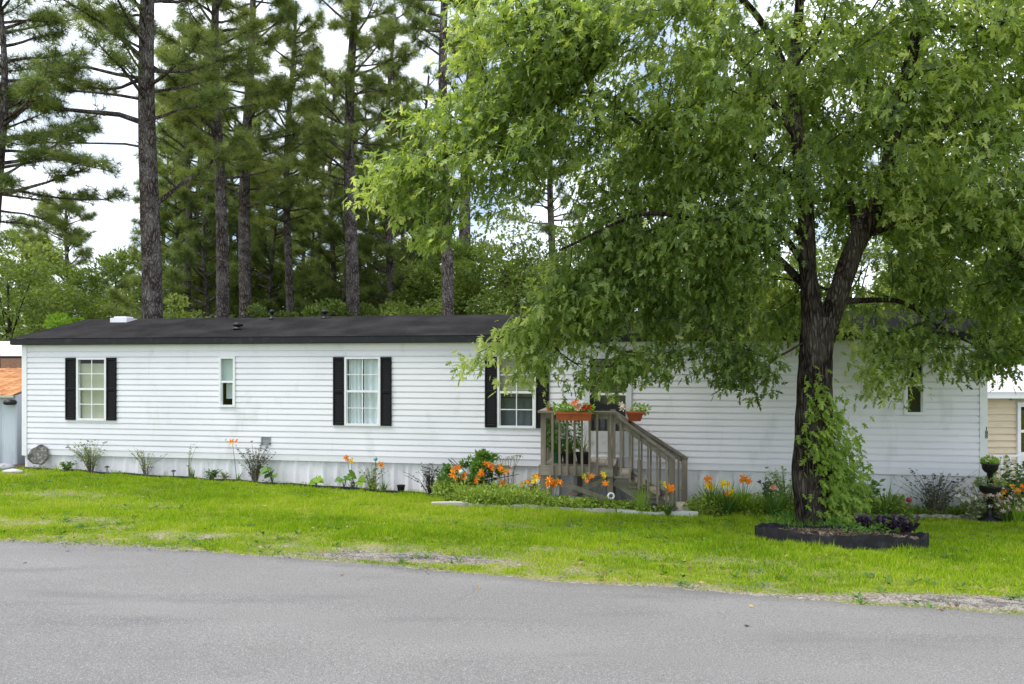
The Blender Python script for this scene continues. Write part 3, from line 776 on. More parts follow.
post(sF, DF, zf - .03, .10); post(sBk, -.24, zf - .14, .10)
post(S(640, DF + .1), DF + .08, .2, .09)
# skid block at the foot of the stairs
M().box(sF - .05, sF + .30, DF - .03, -.2, gb0 - .02, gb0 + .06).build('foot_pad', mat('concrete_pad', (.35, .34, .31), .9, .2, noise=[(10, (1, 1, 1), (.22, .21, .19), .5, .7, 4)]), porch)

# ------------------------------------------------------------------ vegetation templates
_h = [(0, 0, 0), (.38, .06, .03), (.09, .18, .02), (.50, .58, .0), (.08, .42, .03), (.20, .80, .0), (0, 1.12, -.08)]
MAPLE = (_h + [(-x, y, z) for x, y, z in _h], [[0, 1, 2, 3, 4, 5, 6], [7, 13, 12, 11, 10, 9, 8]])
LEAF = ([(0, 0, 0), (.3, .45, .07), (0, 1, -.05), (-.3, .45, .07)], [[0, 1, 2], [0, 2, 3]])
HEART = ([(0, .12, 0), (.22, -.12, .02), (.46, .1, .05), (.40, .5, .04), (0, 1, -.06), (-.40, .5, .04), (-.46, .1, .05), (-.22, -.12, .02)], [[0, 1, 2, 3, 4], [0, 4, 5, 6, 7]])
PETAL = ([(0, 0, 0), (.17, .35, .16), (.21, .7, .10), (0, 1.05, -.16), (-.21, .7, .10), (-.17, .35, .16)], [[0, 1, 2, 3], [0, 3, 4, 5]])
def rdir(n, up=0.0):
    v = RNG.normal(0, 1, (n, 3)); v[:, 2] += up; return norm(v)

def lily(mb, c, r, face=None):
    n = 6; a = np.arange(n) * math.pi / 3 + RNG.uniform(0, 1) + RNG.normal(0, .12, 6); r = r * .95
    ax = norm(np.array([RNG.normal(0, .5), -0.8, RNG.uniform(.2, .9)])) if face is None else norm(np.array(face, float))
    x = norm(np.cross(ax, [0.1, .2, 1])); y = np.cross(ax, x)
    d = np.cos(a)[:, None] * x + np.sin(a)[:, None] * y + ax * .45
    nn = np.tile(ax, (n, 1)) - d * .2
    mb.inst(PETAL, np.tile(c, (n, 1)), frames(d, nn), np.full(n, r), RNG.uniform(0, 1, n))

def blades(mb, base, n, L, w, spread=.5, droop=.9, segs=4, jit=.04):
    base = np.array(base)
    for i in range(n):
        a = RNG.uniform(0, 6.283); l = L * RNG.uniform(.6, 1.1); sp = spread * RNG.uniform(.2, 1.2); dr = droop * RNG.uniform(.4, 1.2)
        hd = np.array([math.cos(a), math.sin(a), 0]); p = base + hd * RNG.uniform(0, jit); side = np.array([-hd[1], hd[0], 0])
        d = norm(hd * sp + np.array([0, 0, 1])); V = []
        for k in range(segs + 1):
            ww = w * (1 - (k / segs) ** 2 * .95) * .5
            V += [p - side * ww, p + side * ww]
            p = p + d * l / segs; d = norm(d + (hd * .5 - np.array([0, 0, 1])) * dr / segs)
        mb.add(V, [[2 * k, 2 * k + 1, 2 * k + 3, 2 * k + 2] for k in range(segs)], RNG.uniform(0, 1))

def bedpos(px, d):
    s_ = S(px, d); p = H(s_, d, 0); p[2] = float(G(p[0], p[1])); return p

def daylily(px, d, label, L=.45, n=26, flowers=(), w=.022, leaf=None, group=None, spread=.5, droop=.9):
    b0 = bedpos(px, d); t = thing('daylily', b0, label, 'daylily', group)
    m = M(); blades(m, b0, n, L, w, spread=spread, droop=droop); m.build('leaves', leaf or bush_leaf, t)
    for (fx, fy, r, m_) in flowers:
        fs = S(fx, d); c = H(fs, d + RNG.uniform(-.12, .02), 0); c[2] = CAM_Z - (fy - 367) / 750 * c[1]
        st = M(); mid = (b0 + c) / 2 + np.array([0, 0, .05]); st.tube([b0, mid, c], [.006, .005, .004], 5); st.build('stem', stem_m, t)
        r = r * 1.1; f = M(); lily(f, c, r); lily(f, c + np.array([RNG.normal(0, .04), RNG.normal(0, .03), RNG.normal(-.02, .03)]), r * .7); f.build('flower', m_, t)
        bd = M(); q = c + np.array([RNG.normal(0, .05), 0, .03]); leafmass(bd, q, (.012, .012, .03), 8, .045); bd.build('bud', lime_leaf, t)
    return t

def stemplant(name, cat, px, d, label, h, spread, nst, leafm, lsize=.05, ln=10, stm=None, group=None, droop=0.1, pos=None, blooms=None):
    b0 = bedpos(px, d) if pos is None else np.array(pos, float); t = thing(name, b0, label, cat, group)
    st = M(); P = []; D = []
    for i in range(int(nst * 1.35)):
        a = RNG.uniform(0, 6.283); l = h * 1.15 * RNG.uniform(.65, 1.1); o = spread * 1.35 * RNG.uniform(.15, 1)
        top = b0 + np.array([math.cos(a) * o, math.sin(a) * o * .5, l]); mid = b0 * .5 + top * .5 + np.array([-math.cos(a) * o * .15, 0, l * .08])
        q = b0 + np.array([math.cos(a), math.sin(a), 0]) * .03
        st.tube([q, mid, top], [.006, .0045, .002], 4)
        for j in range(ln):
            u = RNG.uniform(.2, 1.02); p = (1 - u) ** 2 * q + 2 * u * (1 - u) * mid + u * u * top
            P.append(p + RNG.normal(0, .012, 3)); aa = RNG.uniform(0, 6.28); D.append([math.cos(aa), math.sin(aa), RNG.uniform(-.3, .8)])
        if blooms:
            f = M(); lily(f, top, blooms[0]); f.build('flower', blooms[1], t)
    st.build('stem', stm or dstem_m, t)
    P = np.array(P); D = np.array(D)
    M().inst(LEAF, P, frames(D, rdir(len(P), 1.5)), RNG.uniform(.8, 1.5, len(P)) * lsize, RNG.uniform(0, 1, len(P))).build('leaves', leafm, t)
    return t

def leafmass(mb, c, r, n, size, tmpl=LEAF, clump=0, shell=.55, tshift=0.0, up=.6):
    c = np.array(c, float); r = np.array(r, float)
    if clump:
        k = clump; q = rdir(k) * (RNG.uniform(shell, 1, (k, 1)) ** .5)
        cc = c + q * r; rr = RNG.uniform(.16, .34, k) * r.mean(); tt = RNG.normal(0, .14, k)
        i = RNG.integers(0, k, n); e = rdir(n)
        p = cc[i] + e * (rr[i] * RNG.uniform(.25, 1, n) ** .5)[:, None] * np.array([1.15, 1.15, .75]); out = norm(norm(p - c) + e * .8); ts = tt[i]
    else:
        q = rdir(n) * RNG.uniform(shell, 1, (n, 1)) ** .6; p = c + q * r; out = norm(q); ts = 0
    d = norm(out + RNG.normal(0, .55, (n, 3)) - np.array([0, 0, .15])); nn = norm(out * .6 + np.array([0, 0, up]) + RNG.normal(0, .45, (n, 3)))
    mb.inst(tmpl, p, frames(d, nn), RNG.uniform(.6, 1.2, n) * size, np.clip(.45 + tshift + ts + RNG.normal(0, .2, n), 0, 1))
    return p

# ------------------------------------------------------------------ the big maple by the road
tb = gp(821, 529)
YT = float(tb[1])
maple = thing('maple_tree', tb, 'large leafy maple with forked dark trunk rising from the mulch ring', 'tree')
def crom(P, step):
    P = np.array(P, float); out = []
    Q = np.vstack([2 * P[0] - P[1], P, 2 * P[-1] - P[-2]])
    for i in range(1, len(Q) - 2):
        p0, p1, p2, p3 = Q[i - 1:i + 3]; n = max(2, int(np.linalg.norm(p2[:3] - p1[:3]) / step))
        for k in range(n):
            t = k / n
            out.append(.5 * (2 * p1 + (p2 - p0) * t + (2 * p0 - 5 * p1 + 4 * p2 - p3) * t * t + (3 * p1 - p0 - 3 * p2 + p3) * t ** 3))
    out.append(P[-1]); return np.array(out)
def limb(pts):   # (px, py, Y, radius)
    return [np.append(W(a, b, Y), r) for a, b, Y, r in pts]
def rough_tube(mb, P4, n, amp, seed):
    P = P4[:, :3]; R = P4[:, 3]; T = norm(np.gradient(P, axis=0)); X = norm(np.cross(T, [0.05, 1, 0.02])); Y = np.cross(T, X)
    a = np.arange(n) * 2 * math.pi / n; L = np.concatenate([[0], np.cumsum(np.linalg.norm(np.diff(P, axis=0), axis=1))])
    AA, LL = np.meshgrid(a, L)
    rid = np.abs(vnoise(AA * 3.5 + vnoise(LL, LL * 0, 3, seed) * .5, LL, 1.6, seed) - .5) * 2
    rid = rid * .6 + .4 * np.abs(vnoise(np.cos(AA) * 6 + 30, LL * 1.3 + np.sin(AA) * 6, 1.8, seed + 3) - .5) * 2
    rr = R[:, None] * (1 + amp * (rid - .4))
    V = P[:, None] + rr[..., None] * (np.cos(a)[None, :, None] * X[:, None] + np.sin(a)[None, :, None] * Y[:, None])
    m = len(P); I = np.arange(m * n).reshape(m, n); J = np.roll(I, -1, axis=1)
    F = np.stack([I[:-1], J[:-1], J[1:], I[1:]], -1).reshape(-1, 4)
    mb.add(V.reshape(-1, 3), F); mb.F.append(I[-1:][:, ::-1] if False else I[-1:])
trunkm = M()
tr_main = limb([(821, 542, YT, .43), (820, 526, YT, .345), (815, 500, YT, .29), (812, 450, YT, .262), (814, 400, YT, .245), (816, 350, YT, .235), (818, 318, YT, .225)])
ld_left = limb([(815, 335, YT, .17), (811, 300, YT, .142), (807, 260, YT, .125), (806, 215, YT, .115), (799, 150, YT + .2, .10), (794, 77, YT + .4, .085), (800, -20, YT + .3, .065), (790, -120, YT, .045), (800, -230, YT - .2, .025)])
ld_right = limb([(822, 338, YT, .18), (836, 300, YT, .155), (856, 245, YT + .05, .14), (880, 200, YT + .1, .13), (900, 185, YT + .2, .12), (945, 128, YT + .3, .115), (985, 102, YT + .4, .115), (1030, 82, YT + .4, .10), (1100, 30, YT + .5, .08), (1180, -30, YT + .6, .05)])
limbs = [(tr_main, 44), (ld_left, 26), (ld_right, 30),
         (limb([(884, 196, YT + .1, .11), (896, 120, YT - .2, .10), (915, 40, YT - .5, .08), (930, -60, YT - .8, .06), (950, -160, YT - 1, .035)]), 16),
         (limb([(805, 225, YT, .06), (790, 176, YT - .3, .05), (768, 168, YT - .4, .042), (714, 125, YT - .6, .034), (650, 128, YT - .9, .026), (590, 92, YT - 1.0, .018), (530, 112, YT - 1.1, .012), (470, 118, YT - 1.2, .007)]), 12),
         (limb([(810, 290, YT, .065), (760, 245, YT + .4, .055), (712, 235, YT + .6, .048), (650, 260, YT + .5, .038), (600, 300, YT + .2, .026), (540, 330, YT - .1, .014)]), 12),
         (limb([(808, 270, YT, .05), (770, 225, YT - .7, .045), (700, 220, YT - 1.1, .034), (640, 215, YT - 1.2, .024), (560, 250, YT - 1.1, .014)]), 10),
         (limb([(836, 302, YT + .1, .05), (880, 300, YT + .6, .042), (906, 304, YT + .8, .035), (945, 330, YT + .8, .025), (985, 350, YT + .8, .012)]), 10),
         (limb([(862, 236, YT + .1, .055), (920, 220, YT - .3, .045), (980, 235, YT - .6, .035), (1040, 270, YT - .8, .02)]), 10),
         (limb([(799, 140, YT + .2, .06), (740, 60, YT + .6, .05), (670, 0, YT + .8, .035), (600, -60, YT + .8, .02)]), 10),
         (limb([(796, 90, YT + .4, .055), (760, 20, YT - .8, .045), (700, -40, YT - 1.8, .03), (640, -90, YT - 2.4, .018)]), 10),
         (limb([(856, 246, YT + .1, .06), (850, 200, YT + 1.2, .05), (830, 150, YT + 2.0, .035), (800, 110, YT + 2.6, .02)]), 10),
         (limb([(806, 240, YT + .1, .05), (780, 215, YT + 1.0, .042), (740, 190, YT + 1.8, .03), (690, 180, YT + 2.3, .018)]), 10)]
nodes = []
for P4, nn_ in limbs:
    Q = crom(P4, .06); rough_tube(trunkm, Q, nn_, .24 if nn_ > 20 else .08, nn_)
    if P4 is not tr_main: nodes += [q for q in Q[::4]]
trunkm.build('trunk', maple_bark, maple, smooth=True)

# crown: leaf-cluster points in world-space lobes
def lobe(px, py, Y, r, k, inner=.35, seed=0):
    c = W(px, py, Y); q = rdir(k) * (RNG.uniform(inner ** 3, 1, (k, 1)) ** (1 / 3)); return c + q * np.array(r)
pts = [lobe(800, 40, YT, (4.6, 3.7, 2.5), 820, .55),
       lobe(600, 368, YT - .2, (.5, .4, .07), 14, .1), lobe(908, 378, YT + .7, (.26, .2, .10), 8, .1), lobe(735, 372, YT - .2, (.2, .2, .08), 5, .1), lobe(762, 372, YT, (.15, .2, .08), 4, .1),
       lobe(850, 90, YT + 1.2, (1.9, 1.2, 1.3), 190, .1), lobe(960, 60, YT - .3, (1.7, 1.2, 1.1), 130, .1),
       lobe(800, -170, YT, (3.6, 3.4, 2.0), 330, .6),
       lobe(640, 95, YT - .6, (2.3, 1.6, 1.4), 300),
       lobe(480, 150, YT - 1.2, (1.15, .9, .85), 95, .1),
       lobe(405, 172, YT - 1.2, (.38, .3, .30), 12, .1), lobe(430, 228, YT - 1.2, (.45, .3, .32), 14, .1), lobe(395, 195, YT - 1.2, (.3, .3, .2), 8, .1),
       lobe(540, 40, YT - 1.0, (1.2, 1.1, .9), 110),
       lobe(680, 215, YT - .4, (1.6, 1.3, 1.0), 215, .3),
       lobe(640, 275, YT + .1, (1.35, 1.1, .75), 145, .25),
       lobe(575, 305, YT - .3, (.8, .8, .55), 90, .1),
       lobe(522, 330, YT - .5, (.36, .4, .22), 18, .1), lobe(484, 352, YT - .6, (.20, .2, .05), 4, .1), lobe(545, 358, YT - .4, (.4, .3, .10), 12, .1),
       lobe(700, 300, YT + .3, (1.0, .8, .55), 75, .2), lobe(735, 350, YT - .1, (.65, .4, .15), 18, .1), lobe(640, 352, YT - .1, (.6, .5, .12), 18, .1),
       lobe(790, 300, YT + 1.6, (1.3, .7, .6), 80, .1),
       lobe(965, 262, YT + .4, (1.4, 1.2, .72), 95, .2), lobe(1060, 280, YT - .2, (1.3, 1.4, 1.0), 140, .2),
       lobe(905, 340, YT + .6, (.8, .5, .34), 30, .1), lobe(985, 355, YT + .2, (.65, .5, .22), 24, .1), lobe(872, 370, YT + .3, (.28, .3, .2), 7, .1),
       lobe(900, 215, YT + 1.6, (1.8, 1.0, .8), 130, .2), lobe(980, 170, YT - .9, (1.5, 1.2, .9), 140, .2),
       lobe(800, 395, YT - .25, (.12, .1, .12), 3, .1)]
C = np.vstack(pts)
# keep clear of the house roof
s_, d_ = sd(C[:, 0], C[:, 1]); C = C[~((d_ > -.55) & (C[:, 2] < 3.4))]
lump = vnoise(C[:, 0] * 1.0 + C[:, 2] * .5, C[:, 1] + C[:, 2] * 1.3, .95, 77)
C = C[(lump > .24)]
ND = np.array(nodes); NP = list(ND[:, :3]); npos = np.array(NP)
dist = np.min(np.linalg.norm(C[:, None] - npos[None], axis=2), axis=1); C = C[np.argsort(dist)]
par = [-1] * len(NP); cnt = [0.0] * len(NP); arr = np.zeros((len(C) * 12 + len(NP), 3)); arr[:len(NP)] = npos; k = len(NP); nl = len(NP)
tips = []
for c in C:
    dd_ = np.linalg.norm(arr[:k] - c, axis=1); j = int(np.argmin(dd_)); L = dd_[j]; m_ = max(1, int(L / .3)); p0 = arr[j].copy(); pj = j
    sag = np.array([0, 0, 1.0]) * .10 * L
    for i in range(1, m_ + 1):
        t = i / m_; q = p0 * (1 - t) + c * t + sag * math.sin(math.pi * t) + (RNG.normal(0, .03, 3) if i < m_ else 0)
        if k >= len(arr): break
        arr[k] = q; par.append(pj); cnt.append(0); pj = k; k += 1
    tips.append(pj)
par_a = np.array(par[:k])
for _ in range(4):                     # relax the twigs so they sweep instead of kinking
    acc = np.zeros((k, 3)); n_ = np.zeros(k)
    np.add.at(acc, par_a[nl:k], arr[nl:k]); np.add.at(n_, par_a[nl:k], 1)
    has = (n_ > 0) & (np.arange(k) >= nl)
    ii = np.where(has)[0]
    arr[ii] = .4 * arr[ii] + .35 * arr[par_a[ii]] + .25 * acc[ii] / n_[ii, None]
for tp in tips:
    j = tp
    while j >= nl: cnt[j] += 1; j = par[j]
bm_ = M()
A0 = []; A1 = []; R0 = []; R1 = []
for j in range(nl, k):
    p = par[j]; r1 = .0038 * (cnt[j] ** .46) + .0012; r0 = (.0038 * (cnt[p] ** .46) + .0012) if p >= nl else r1 * 1.2
    A0.append(arr[p]); A1.append(arr[j]); R0.append(min(r0, r1 * 1.5)); R1.append(r1)
A0 = np.array(A0); A1 = np.array(A1); T = norm(A1 - A0); X = norm(np.cross(T, [.31, .2, .93])); Y_ = np.cross(T, X)
a5 = np.arange(5) * 2 * math.pi / 5
ring = np.cos(a5)[None, :, None] * X[:, None] + np.sin(a5)[None, :, None] * Y_[:, None]
V = np.concatenate([A0[:, None] + ring * np.array(R0)[:, None, None], A1[:, None] + ring * np.array(R1)[:, None, None]], axis=1)
fb = np.array([[j, (j + 1) % 5, 5 + (j + 1) % 5, 5 + j] for j in range(5)])
bm_.add(V.reshape(-1, 3), (fb[None] + (np.arange(len(A0)) * 10)[:, None, None]).reshape(-1, 4))
bm_.build('branches', twig_m, maple)
# leaves
ctr = W(810, 60, YT)
NL = 30
tp = arr[tips]; N = len(tp) * NL
tp_ = np.repeat(tp, NL, axis=0); out = norm(norm(tp - ctr) + np.array([0, 0, -.25])); outr = np.repeat(out, NL, axis=0)
u = RNG.uniform(-.10, .34, N)
pos = tp_ + outr * u[:, None] + RNG.normal(0, 1, (N, 3)) * np.array([.13, .13, .075]) - np.array([0, 0, 1]) * (np.clip(u, 0, 1) ** 2 * .5)[:, None]
hd = norm(outr * .6 + RNG.normal(0, .7, (N, 3))); d = norm(hd + np.array([0, 0, -1.0])[None] * RNG.uniform(-.1, 1.15, (N, 1)))
nn = norm(np.array([0, 0, 1.0]) + RNG.normal(0, .5, (N, 3)) + outr * .5)
ct_ = np.repeat(vnoise(tp[:, 0], tp[:, 1] + tp[:, 2], 1.1, 5) * .5 + RNG.normal(0, .09, len(tp)), NL)
left = np.clip((-(pos[:, 0] - ctr[0]) - 1) / 5, 0, 1) * .22        # sunlit look of the outer left tips, painted as a yellower leaf tint
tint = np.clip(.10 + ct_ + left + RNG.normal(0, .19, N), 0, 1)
lf = M().inst(MAPLE, pos, frames(d, nn), RNG.uniform(.07, .15, N), tint)
lf.build('crown', maple_leaf, maple)

# mulch ring with black edging
def ring_pt(t, k=1.0):
    q = np.array([math.cos(t) * MB_R[0], math.sin(t) * MB_R[1]]) * k
    p = MB_C + np.array([q[0] * math.cos(MB_A) - q[1] * math.sin(MB_A), q[0] * math.sin(MB_A) + q[1] * math.cos(MB_A)])
    return np.array([p[0], p[1], float(G(p[0], p[1]))])
e = M(); nr = 90; hgt = .165
V = []
for i in range(nr):
    t = 2 * math.pi * i / nr; wob = 1 + .015 * math.sin(t * 7) + .01 * math.sin(t * 17); h = hgt * (1 + .12 * math.sin(t * 5 + 1) + .06 * math.sin(t * 23))
    a_ = ring_pt(t, wob); b_ = ring_pt(t, wob * .975)
    V += [a_ - [0, 0, .05], a_ + [0, 0, h], b_ + [0, 0, h], b_ - [0, 0, .05]]
F = [[4 * i + j, 4 * ((i + 1) % nr) + j, 4 * ((i + 1) % nr) + j + 1, 4 * i + j + 1] for i in range(nr) for j in range(3)]
e.add(V, F)
tag(e.build('garden_edging', rubber_m, origin=ring_pt(-1.57)), 'black rubber edging ring round the foot of the maple', 'edging')
mu = M(); V = []; rings = [0, .3, .6, .85, .975]
for r in rings[1:]:
    for i in range(nr):
        p = ring_pt(2 * math.pi * i / nr, r); V.append(p + [0, 0, hgt * .55 + .06 * (1 - r) + .02 * math.sin(i * 1.7 + r * 9)])
c0 = ring_pt(0, 0); V.append(c0 + [0, 0, hgt + .02]); n0 = len(V) - 1
F4 = [[k_ * nr + i, k_ * nr + (i + 1) % nr, (k_ + 1) * nr + (i + 1) % nr, (k_ + 1) * nr + i] for k_ in range(3) for i in range(nr)]
mu.V.append(np.array(V)); mu.n = len(V); mu.T.append(np.full(len(V), .5)); mu.F.append(np.array(F4)[:, ::-1]); mu.F.append(np.array([[n0, i, (i + 1) % nr] for i in range(nr)]))
mulch_m = mat('mulch', (0.07, 0.05, 0.035), .95, .1, noise=[(45, (1, 1, 1), (.18, .14, .10), .5, .7, 5), (20, (1, 1, 1), (.025, .018, .014), .5, .7, 4)], bump=(40, (1, 1, 1), 1.0, .03))
tag(mu.build('mulch', mulch_m, smooth=True), 'brown mulch filling the ring at the foot of the maple', 'mulch', kind='stuff')
# chips on the mulch
N = 1800; a = RNG.uniform(0, 6.283, N); r = np.sqrt(RNG.uniform(0, 1, N)) * .92
qx = np.cos(a) * r * MB_R[0]; qy = np.sin(a) * r * MB_R[1]; cx = MB_C[0] + qx * math.cos(MB_A) - qy * math.sin(MB_A); cy = MB_C[1] + qx * math.sin(MB_A) + qy * math.cos(MB_A); cz = G(cx, cy) + hgt * .55 + .06 * (1 - r) + .02
ch = M().inst(([(-.5, -.15, 0), (.5, -.12, 0), (.45, .15, .1), (-.45, .12, .05)], [[0, 1, 2, 3]]), np.stack([cx, cy, cz], -1), frames(rdir(N) * [1, 1, .3], rdir(N, 2)), RNG.uniform(.02, .07, N), RNG.uniform(0, 1, N))
tag(ch.build('wood_chips', leafmat('chip', [(.03, .022, .016), (.08, .058, .04), (.19, .15, .11)], .0)), 'loose bark chips lying on the mulch', 'bark chips', kind='stuff')

# vine climbing the right side of the trunk
vb = gp(845, 527); vine = thing('climbing_vine', vb, 'bright green leafy vine climbing the right side of the maple trunk', 'vine')
vs = M(); VP = []
for i in range(9):
    x0 = 826 + i * 2.4; top = 366 + i * 11 + RNG.uniform(-6, 6); p = [W(x0, 522, YT - .25)]
    for k_ in range(1, 7):
        t = k_ / 6; y = 522 + (top - 522) * t; x = x0 + RNG.normal(0, 4) - 10 * t + (12 * math.sin(t * 3)) * (i / 9)
        p.append(W(x, y, YT - .28 + RNG.normal(0, .05)))
    vs.tube(p, np.linspace(.009, .003, 7), 5); p = np.array(p)
    for k_ in range(120):
        u = RNG.uniform(0, 5.99); q = p[int(u)] * (1 - u % 1) + p[int(u) + 1] * (u % 1); yy_ = (u / 6) * (top - 522) + 522; w_ = .17 if 405 < yy_ < 475 else .11
        VP.append(q + np.array([RNG.normal(.03, w_), RNG.normal(-.05, .10), RNG.normal(0, .05)]))
vs.build('stem', twig_m, vine)
VP = np.array(VP); n = len(VP)
d = norm(np.stack([RNG.normal(.4, .6, n), RNG.normal(-.4, .5, n), np.full(n, -.9)], -1)); nn = norm(np.stack([RNG.normal(.1, .4, n), RNG.normal(-.8, .3, n), np.full(n, .6)], -1))
M().inst(MAPLE, VP, frames(d, nn), RNG.uniform(.07, .13, n), np.clip(RNG.normal(.5, .25, n), 0, 1)).build('leaves', leafmat('vine_leaf', [(.11, .20, .02), (.20, .32, .04), (.34, .46, .08)], .45), vine)
# purple heart, weeds and grass tufts in the ring
for i, (px, py, lab) in enumerate(((868, 540, 'dark purple leafy plant left of the others in the mulch ring'), (888, 541, 'dark purple leafy plant in the middle of the row in the mulch ring'), (906, 543, 'dark purple leafy plant at the right rim of the mulch ring'))):
    p = gp(px, py); p[2] += hgt * .6; m = M()
    t = thing('purple_heart_plant', p, lab, 'plant', 'purple plants in the mulch ring')
    st = M(); PP = []; DD = []
    for k_ in range(13):
        a = RNG.uniform(0, 6.28); l = RNG.uniform(.10, .24); tip = p + [math.cos(a) * l * .7, math.sin(a) * l * .6, l]
        st.tube([p + [RNG.normal(0, .05), RNG.normal(0, .05), 0], tip], [.006, .004], 4)
        for j in range(7): PP.append(p + (tip - p) * (j + 1) / 7); b2 = RNG.uniform(0, 6.28); DD.append([math.cos(b2), math.sin(b2), .6])
    st.build('stem', purple_leaf, t); PP = np.array(PP)
    M().inst(LEAF, PP, frames(np.array(DD), rdir(len(PP), 1.5)), RNG.uniform(.07, .12, len(PP)), RNG.uniform(0, 1, len(PP))).build('leaves', purple_leaf, t)
wd = M()
for i in range(170):
    px = RNG.uniform(768, 905); py = RNG.uniform(527 + (px - 768) * .04, 536 + (px - 768) * .06); p = gp(px, py); p[2] += hgt * .4
    blades(wd, p, 6, RNG.uniform(.08, .26), .009, .6, .9, 3, .05)
for i in range(30):
    px = RNG.uniform(826, 895); p = gp(px, RNG.uniform(530, 546)); leafmass(wd, p + [0, 0, .13], (.14, .12, .11), 50, .05)
for i in range(10):
    px = RNG.uniform(776, 800); p = gp(px, RNG.uniform(520, 530)); leafmass(wd, p + [0, 0, .12], (.12, .12, .12), 40, .05)
tag(wd.build('weeds', bush_leaf), 'thin weeds and grass tufts growing out of the mulch ring', 'weeds', kind='stuff')

# ------------------------------------------------------------------ pines behind the home
def needle_tuft(n=26, L=1.0):
    V = []; F = []
    r = np.random.default_rng(3)
    for i in range(n):
        a = r.uniform(0, 6.283); e = r.uniform(-.25, 1.25); d = np.array([math.cos(a) * math.cos(e), math.sin(e), math.sin(a) * math.cos(e)])
        sd_ = np.cross(d, r.normal(0, 1, 3)); sd_ /= np.linalg.norm(sd_); w = .028; l = L * r.uniform(.7, 1.1)
        V += [tuple(-sd_ * w * .6), tuple(sd_ * w * .6), tuple(d * l * .97 + np.array([0, 0, -.12 * l]))]; F.append([3 * i, 3 * i + 1, 3 * i + 2])
    return V, F
TUFT = needle_tuft()
def pine(px, Y, diam, H_, cb, label, group='tall pines behind the mobile home', ntuft=1.0, blen=2.6, lean=0.0, extra=(), nbr=None, tshift=0.0, bot=None, wide=1.0):
    x = (px - 512) / 750 * Y; g = float(G(x, Y)); b0 = np.array([x, Y, g])
    t = thing('pine_tree', b0, label, 'pine tree', group)
    n = 14; tr = []
    for i in range(n + 1):
        u = i / n; tr.append([x + lean * u * H_ + .12 * math.sin(u * 7 + px) * u * 2, Y + .1 * math.sin(u * 5 + px * 2), g - .1 + u * H_, diam / 2 * (1 - .72 * u ** 1.3) * (1.12 if i == 0 else 1)])
    tr = np.array(tr); Q = crom(tr, .45); tm = M(); rough_tube(tm, Q, 14, .10, int(px) % 50); tm.build('trunk', pine_bark, t, smooth=True)
    def at(z):
        return np.array([np.interp(z, tr[:, 2], tr[:, 0]), np.interp(z, tr[:, 2], tr[:, 1]), z])
    bmz = M(); TP = []; TD = []
    nb = nbr or int((H_ - cb) * 5.4)
    def branch(p0, az, l, rise, droop, r):
        pts_ = [p0]; hd = np.array([math.cos(az), math.sin(az), 0]); m_ = 6; d = norm(hd + [0, 0, rise])
        for i in range(m_):
            pts_.append(pts_[-1] + d * l / m_); d = norm(d + np.array([0, 0, droop]) / m_ + RNG.normal(0, .10, 3))
        pts_ = np.array(pts_); bmz.tube(pts_, np.linspace(r, .012, m_ + 1), 5, cap=False)
        k_ = int((5 + l * 7) * ntuft)
        for i in range(k_):
            u = RNG.uniform(.35, 1) ** .8 * m_; u = min(u, m_ - .01); q = pts_[int(u)] * (1 - u % 1) + pts_[int(u) + 1] * (u % 1)
            side = norm(np.array([-hd[1], hd[0], 0]) * RNG.choice([-1, 1]) * RNG.uniform(.4, 1) + hd * RNG.uniform(.2, 1) + [0, 0, RNG.uniform(-.1, .6)])
            ll = RNG.uniform(.15, .75) * min(1, l / 2) * (1.1 - .5 * u / m_); e_ = q + side * ll
            bmz.tube([q, e_], [.012, .008], 3, cap=False)
            for jj in range(3):
                TP.append(q + side * ll * (1 - .28 * jj) + RNG.normal(0, .05, 3)); TD.append(norm(side + [0, 0, .45] + RNG.normal(0, .3, 3)))
    for i in range(nb):
        u = (i + RNG.uniform(0, 1)) / nb; z = cb + (H_ + g - cb - .3) * u; l = blen * (1 - .62 * u ** 1.6) * RNG.uniform(.65, 1.15)
        if u < .2: l *= RNG.uniform(.5, 1)
        branch(at(z), RNG.uniform(0, 6.283), l, .15 + .5 * u + RNG.uniform(-.2, .2), .25, .028 + .012 * l)
    for (z, az, l, rise, droop, r) in extra: branch(at(z), math.radians(az), l, rise, droop, r)
    bmz.build('branches', pine_bark, t)
    TP = np.array(TP); TD = np.array(TD); k_ = len(TP)
    M().inst(TUFT, TP, frames(TD, rdir(k_)), RNG.uniform(.24, .42, k_) * wide, np.clip(.42 + tshift + RNG.normal(0, .17, k_) + .1 * (vnoise(TP[:, 0], TP[:, 2], .5, 4) - .5), 0, 1)).build('crown', needle_m, t)
    return t
